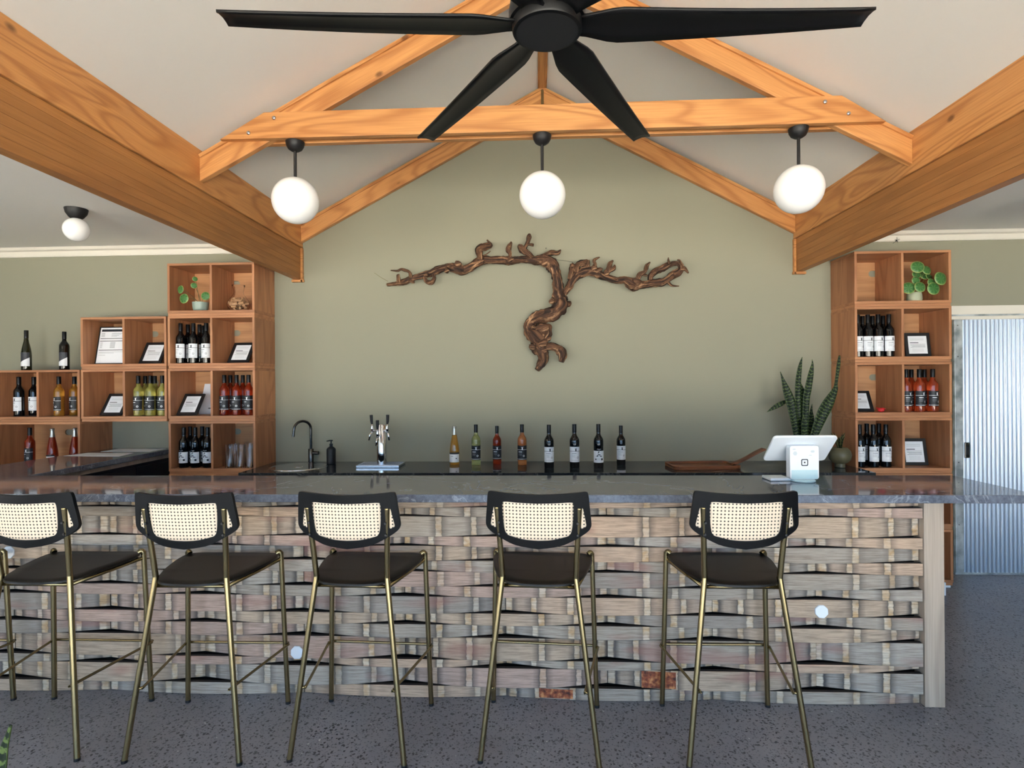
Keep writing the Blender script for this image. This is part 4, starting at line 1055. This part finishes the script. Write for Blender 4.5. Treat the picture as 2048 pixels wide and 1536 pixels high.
MB().tube([vz_(ZB_, 420, 340, VY), vz_(ZB_, 500, 346, VY), vz_(ZB_, 600, 366, VY)], .0012, 5).build('wire', m_black, vn)
h0 = px(1092, 497, W-.012)-vb
MB().tube([h0+Vector((0, .0115, 0)), h0+Vector((0, -.03, 0)), h0+Vector((0, -.06, -.012))], .004, 8).build('wall_hook', m_chrome, vn, smooth=True)

# ================================================================ LIGHT FITTINGS
def sphere(r, n=32, k=18): return [(max(.0006, r*math.sin(math.pi*i/k)), -r*math.cos(math.pi*i/k)) for i in range(k+1)]
for i, (x, nm) in enumerate(((-1.417, 'left'), (.038, 'middle'), (1.490, 'right'))):
    pd = thing('pendant_lamp', 'white globe pendant on black rod, %s of three under tie beam' % nm, 'lamp', (x, 3.282, 2.9945), group='globe pendants')
    MB().lathe([(.010, -.056), (.024, -.053), (.040, -.042), (.050, -.024), (.054, -.004), (.054, 0)], 28).build('canopy', m_black, pd, smooth=True, auto=50)
    MB().tube([(0, 0, -.055), (0, 0, -.215)], .009, 14).build('rod', m_black, pd, smooth=True, auto=50)
    MB().lathe([(.014, -.21), (.030, -.214), (.032, -.226)], 20).build('collar', m_black, pd, smooth=True, auto=50)
    MB().lathe(sphere(.134), 40, (0, 0, -.346)).build('globe', m_globe, pd, smooth=True)
for x, y, nm in ((-3.11, 3.70, 'left'), (3.30, 3.72, 'right')):
    cl = thing('ceiling_lamp', 'small globe ceiling light on the %s flat ceiling' % nm, 'lamp', (x, y, ZC), group='flush globe ceiling lights')
    MB().lathe([(.03, -.068), (.044, -.056), (.062, -.030), (.068, -.004), (.068, -.0005)], 28).build('canopy', m_black, cl, smooth=True, auto=50)
    MB().lathe(sphere(.078), 36, (0, 0, -.140)).build('globe', m_globe, cl, smooth=True)

# ---------------------------------------------------------------- fan
FX, FY, FZ = .037, 1.683, 2.634
fan = thing('ceiling_fan', 'large black ceiling fan with long curved blades', 'ceiling fan', (FX, FY, FZ))
MB().lathe([(.094, -.034), (.101, -.033), (.1035, -.028), (.1035, -.006), (.112, -.004), (.114, .02), (.108, .06), (.07, .10), (.03, .12)], 48).build('motor_housing', m_fan, fan, smooth=True, auto=35)
MB().lathe([(.0, -.0352), (.092, -.0352)], 40, closed=False).build('bottom_cap', plain('fan_cap', srgb(26, 27, 31), .5), fan)
MB().tube([(0, 0, .11), (0, 0, ZRIDGE-.06-FZ)], .014, 14).build('downrod', m_fan, fan, smooth=True)
MB().lathe([(.02, ZRIDGE-.16-FZ), (.06, ZRIDGE-.10-FZ), (.065, ZRIDGE-.055-FZ)], 24).build('ceiling_mount', m_fan, fan, smooth=True, auto=40)
def fan_blade():
    b = MB(); n = 26; r0, r1 = .085, .958; T_ = .009
    for i in range(n+1):
        t_ = i/n; r = r0+(r1-r0)*t_
        wd = .070+.056*(3*(t_/.16)**2-2*(t_/.16)**3) if t_ < .16 else .126-.052*((t_-.16)/.84)
        le = wd*.52; te = -wd*.48
        tw = -R(11-8*t_)
        z = -.012+.022*t_*t_
        for q in (le, le*.6, 0, te*.6, te):
            xx = r
            cam_ = -.009*(1-(q/(wd*.5))**2)
            b.add([(xx, q*math.cos(tw), z+q*math.sin(tw)-cam_*.8)], [])
    for i in range(n):
        for k in range(4): b.f.append((i*5+k, i*5+k+1, (i+1)*5+k+1, (i+1)*5+k))
    o = b.build('blade', m_fan, fan, smooth=True); s_ = o.modifiers.new('thickness', 'SOLIDIFY'); s_.thickness = .008; s_.offset = 0
    return o
fb = fan_blade()
for k in range(6):
    o = fb if k == 0 else fb.copy()
    if k: C.objects.link(o); o.parent = fan
    o.rotation_euler = (0, 0, R(3+60*k))

# ================================================================ STOOLS
def make_stool():
    st = thing('bar_stool', '', 'bar stool', (0, 0, -8), group='cane-back bar stools')
    rl = .0118
    for s in (-1, 1):
        # rear post: foot, kink at the seat, top of the backrest
        P = [(s*.243, -.235, .004), (s*.1985, -.1985, .375), (s*.157, -.163, .722), (s*.1545, -.1612, .742), (s*.155, -.163, .765), (s*.162, -.18, .90), (s*.170, -.204, 1.046)]
        lg = MB().tube(bez(P, 5), rl, 14).build('rear_leg', m_brass, st, smooth=True, auto=50)
        MB().lathe([(.0125, 0), (.0125, .012)], 14, (s*.243, -.235, 0)).build('foot_cap', m_black, lg, smooth=True, auto=50)
        MB().lathe([(.0122, 0), (.0122, .004), (.008, .006)], 14, (s*.170, -.204, 1.044)).build('post_cap', m_brass, lg, smooth=True, auto=50)
        for z_, y_ in ((.985, -.2075), (.935, -.1995)):
            MB().lathe([(.0052, 0), (.0045, .003)], 10).build('screw', m_black, lg, loc=(s*(.163+.00004), y_-.002, z_), rot=(R(90), 0, 0))
        P = [(s*.251, .212, .004), (s*.240, .200, .40), (s*.2325, .190, .715), (s*.231, .188, .742), (s*.224, .184, .752), (s*.214, .178, .745)]
        lg = MB().tube(bez(P, 5), rl, 14).build('front_leg', m_brass, st, smooth=True, auto=50)
        MB().lathe([(.0125, 0), (.0125, .012)], 14, (s*.251, .212, 0)).build('foot_cap', m_black, lg, smooth=True, auto=50)
        # seat bracket rail on each side
        MB().tube([(s*.158, -.16, .708), (s*.20, .03, .712), (s*.228, .19, .715)], .009, 8).build('side_rail', m_brass, st, smooth=True)
    MB().tube([(-.15, -.155, .706), (.15, -.155, .706)], .0085, 8).build('cross_rail', m_brass, st, smooth=True)
    MB().tube([(-.226, .185, .712), (.226, .185, .712)], .0085, 8).build('cross_rail', m_brass, st, smooth=True)
    # footrest
    pts = [(-.204, -.205, .292), (-.190, -.198, .292), (-.193, -.17, .292), (-.252, .17, .292), (-.2565, .202, .292), (-.248, .219, .292), (-.225, .223, .292), (0, .223, .292)]
    full = pts+[(-x, y, z) for x, y, z in pts[::-1][1:]]
    MB().tube(bez(full, 4), .0062, 10).build('footrest', m_brass, st, smooth=True)
    # seat
    hs = bez([(0, -.198), (.07, -.194), (.125, -.178), (.165, -.135), (.196, -.06), (.218, .03), (.230, .11), (.226, .17), (.19, .205), (.10, .222), (0, .226)], 4)
    out = hs+[(-x, y) for x, y in hs[::-1][1:-1]]
    n = len(out); b = MB(); lay = []
    def dish(x, y, k): return .734+.012*max(0, k)**2*0+.010*((x/.23)**2)*(1 if y > -.05 else .6)-.004+(.006*((y-.0)/.22)**2 if y > 0 else .0)
    for sc, dz in ((1., -.012), (1.0, -.003), (.985, 0), (.75, 0), (.45, 0), (.15, 0)):
        lay.append(b.add([(x*sc, y*sc, dish(x*sc, y*sc, sc)+dz) for x, y in out], []))
    bot = b.add([(x*.98, y*.98, dish(x, y, 1)-.014) for x, y in out], [])
    for a, c_ in zip(lay[:-1], lay[1:]):
        for i in range(n): b.f.append((a+i, a+(i+1) % n, c_+(i+1) % n, c_+i))
    for i in range(n): b.f.append((bot+i, bot+(i+1) % n, lay[0]+(i+1) % n, lay[0]+i))
    b.f.append(tuple(lay[-1]+i for i in range(n))); b.f.append(tuple(bot+i for i in range(n-1, -1, -1)))
    b.build('seat', m_seat, st, smooth=True, auto=50)
    # backrest: outline with one main and two side windows, curved in plan
    hb = bez([(0, 1.106), (.09, 1.109), (.165, 1.114), (.196, 1.116), (.207, 1.106), (.212, 1.06), (.219, .99), (.217, .965), (.200, .944), (.15, .914), (.09, .889), (0, .876)], 4)
    out = hb+[(-x, z) for x, z in hb[::-1][1:-1]]
    main = bez([(0, 1.070), (.08, 1.072), (.135, 1.074), (.146, 1.066), (.147, 1.03), (.141, .965), (.130, .935), (.105, .925), (.055, .914), (0, .911)], 4)
    mainl = main+[(-x, z) for x, z in main[::-1][1:-1]]
    side = rrect(0, 1, 0, 1, .2, 2); sidel = [(.176, 1.045), (.182, 1.050), (.186, 1.043), (.199, .975), (.197, .968), (.18, .960), (.176, .964)]
    def curve(x, z): return -.182-.034*(1-(x/.22)**2)-(z-.99)*.15
    bm = bmesh.new()
    def lp(pts):
        vv = [bm.verts.new((x, 0, z)) for x, z in pts]; return [bm.edges.new((vv[i], vv[(i+1) % len(vv)])) for i in range(len(vv))]
    ed = lp(out)+lp(mainl)+lp(sidel)+lp([(-x, z) for x, z in sidel[::-1]])
    bmesh.ops.triangle_fill(bm, edges=ed, use_beauty=True)
    ex = bmesh.ops.extrude_face_region(bm, geom=bm.faces[:])
    nv = {q for q in ex['geom'] if isinstance(q, bmesh.types.BMVert)}
    for v_ in bm.verts: v_.co.y = curve(v_.co.x, v_.co.z)+(.0085 if v_ in nv else -.0085)
    bmesh.ops.recalc_face_normals(bm, faces=bm.faces)
    me = bpy.data.meshes.new('backrest'); bm.to_mesh(me); bm.free(); me.materials.append(m_blackwood)
    me.polygons.foreach_set('use_smooth', [True]*len(me.polygons)); me.set_sharp_from_angle(angle=R(40))
    bo = bpy.data.objects.new('backrest', me); C.objects.link(bo); bo.parent = st
    bv = bo.modifiers.new('bevel', 'BEVEL'); bv.width = .004; bv.segments = 3; bv.limit_method = 'ANGLE'; bv.angle_limit = R(45)
    # woven cane sheet filling the windows
    def sheet(x0, x1, zf0, zf1, nx):
        b = MB()
        for i in range(nx+1):
            x = x0+(x1-x0)*i/nx
            for k in range(9):
                z = zf0(x)+(zf1(x)-zf0(x))*k/8; o = b.add([(x, curve(x, z), z)], []); b.uv[o] = (x+.5, z)
        for i in range(nx):
            for k in range(8): b.f.append((i*9+k, (i+1)*9+k, (i+1)*9+k+1, i*9+k+1))
        ob = b.build('cane_panel', m_cane, bo, smooth=True); s_ = ob.modifiers.new('thickness', 'SOLIDIFY'); s_.thickness = .003; s_.offset = 0
    sheet(-.15, .15, lambda x: .905+.9*x*x*.8, lambda x: 1.08, 16)
    sheet(.168, .203, lambda x: .955, lambda x: 1.055, 3); sheet(-.203, -.168, lambda x: .955, lambda x: 1.055, 3)
    return st
stool = make_stool()
spots = [(-2.875, 2.50, 0, 'leftmost bar stool at the bar, mostly outside the picture'), (-2.175, 2.515, 0, 'cane-back bar stool at the left edge, back partly cut off'),
         (-1.482, 2.51, .4, 'cane-back bar stool, third from the far left, below the left tower'), (-.786, 2.528, -2.5, 'cane-back bar stool in front of the beer tower'),
         (.011, 2.542, -3.6, 'cane-back bar stool below the vine trunk, second from right'), (.843, 2.553, .4, 'rightmost cane-back bar stool, in front of the tablet')]
for i, (x, y, a, lab) in enumerate(spots):
    if i == 0: o = stool; o.location = (x, y, 0); o.rotation_euler = (0, 0, R(a)); o['label'] = lab
    else: copy_tree(stool, (x, y, 0), R(a), lab)
copy_tree(stool, (-3.83, 3.95, 0), R(-72), 'cane-back stool beyond the left return counter')

# foreground snake plant, only one leaf tip in view
FPX, FPY = -1.36, 1.25
fp = thing('snake_plant', 'foreground snake plant, leaf tip at the bottom left corner', 'plant', (FPX, FPY, 0)); fbv = Vector((FPX, FPY, 0))
MB().lathe([(.09, 0), (.11, .005), (.13, .10), (.14, .26), (.146, .265), (.138, .268), (.13, .26)], 30).build('pot', m_potpale, fp, smooth=True, auto=50)
MB().lathe([(.0, .25), (.131, .25)], 24, closed=False).build('soil', m_soil, fp)
tip = px(23, 1449, FPY)-fbv
blade([tip, px(12, 1490, FPY)-fbv, px(-6, 1560, FPY)-fbv, Vector((.02, 0, .45)), Vector((.01, 0, .24))], [.003, .009, .02, .030, .022], fp)
for k in range(5):
    a = R(90+60*k); blade([Vector((.10*math.cos(a)-.05, .08*math.sin(a), .66+.03*(k % 3))), Vector((.07*math.cos(a)-.03, .06*math.sin(a), .5)), Vector((.03*math.cos(a), .03*math.sin(a), .24))], [.002, .03, .022], fp)
# little cobweb spider on the cornice
sp = thing('spider', 'tiny dark spider on the right cornice', 'insect', tuple(px(1793, 481, W-.026)))
MB().lathe([(.001, -.007), (.007, 0), (.001, .007)], 10).build('body', m_black, sp, smooth=True)
for k, (dx, dz) in enumerate(((.028, .012), (-.026, -.022), (.012, -.014), (-.012, .008), (.004, .026))):
    MB().tube([(0, 0, 0), (dx*.6, -.004, dz*.6), (dx, .004, dz)], .0016, 5).build('leg', m_black, sp)
for o in list(bpy.data.objects):
    if 'used' in o: del o['used']
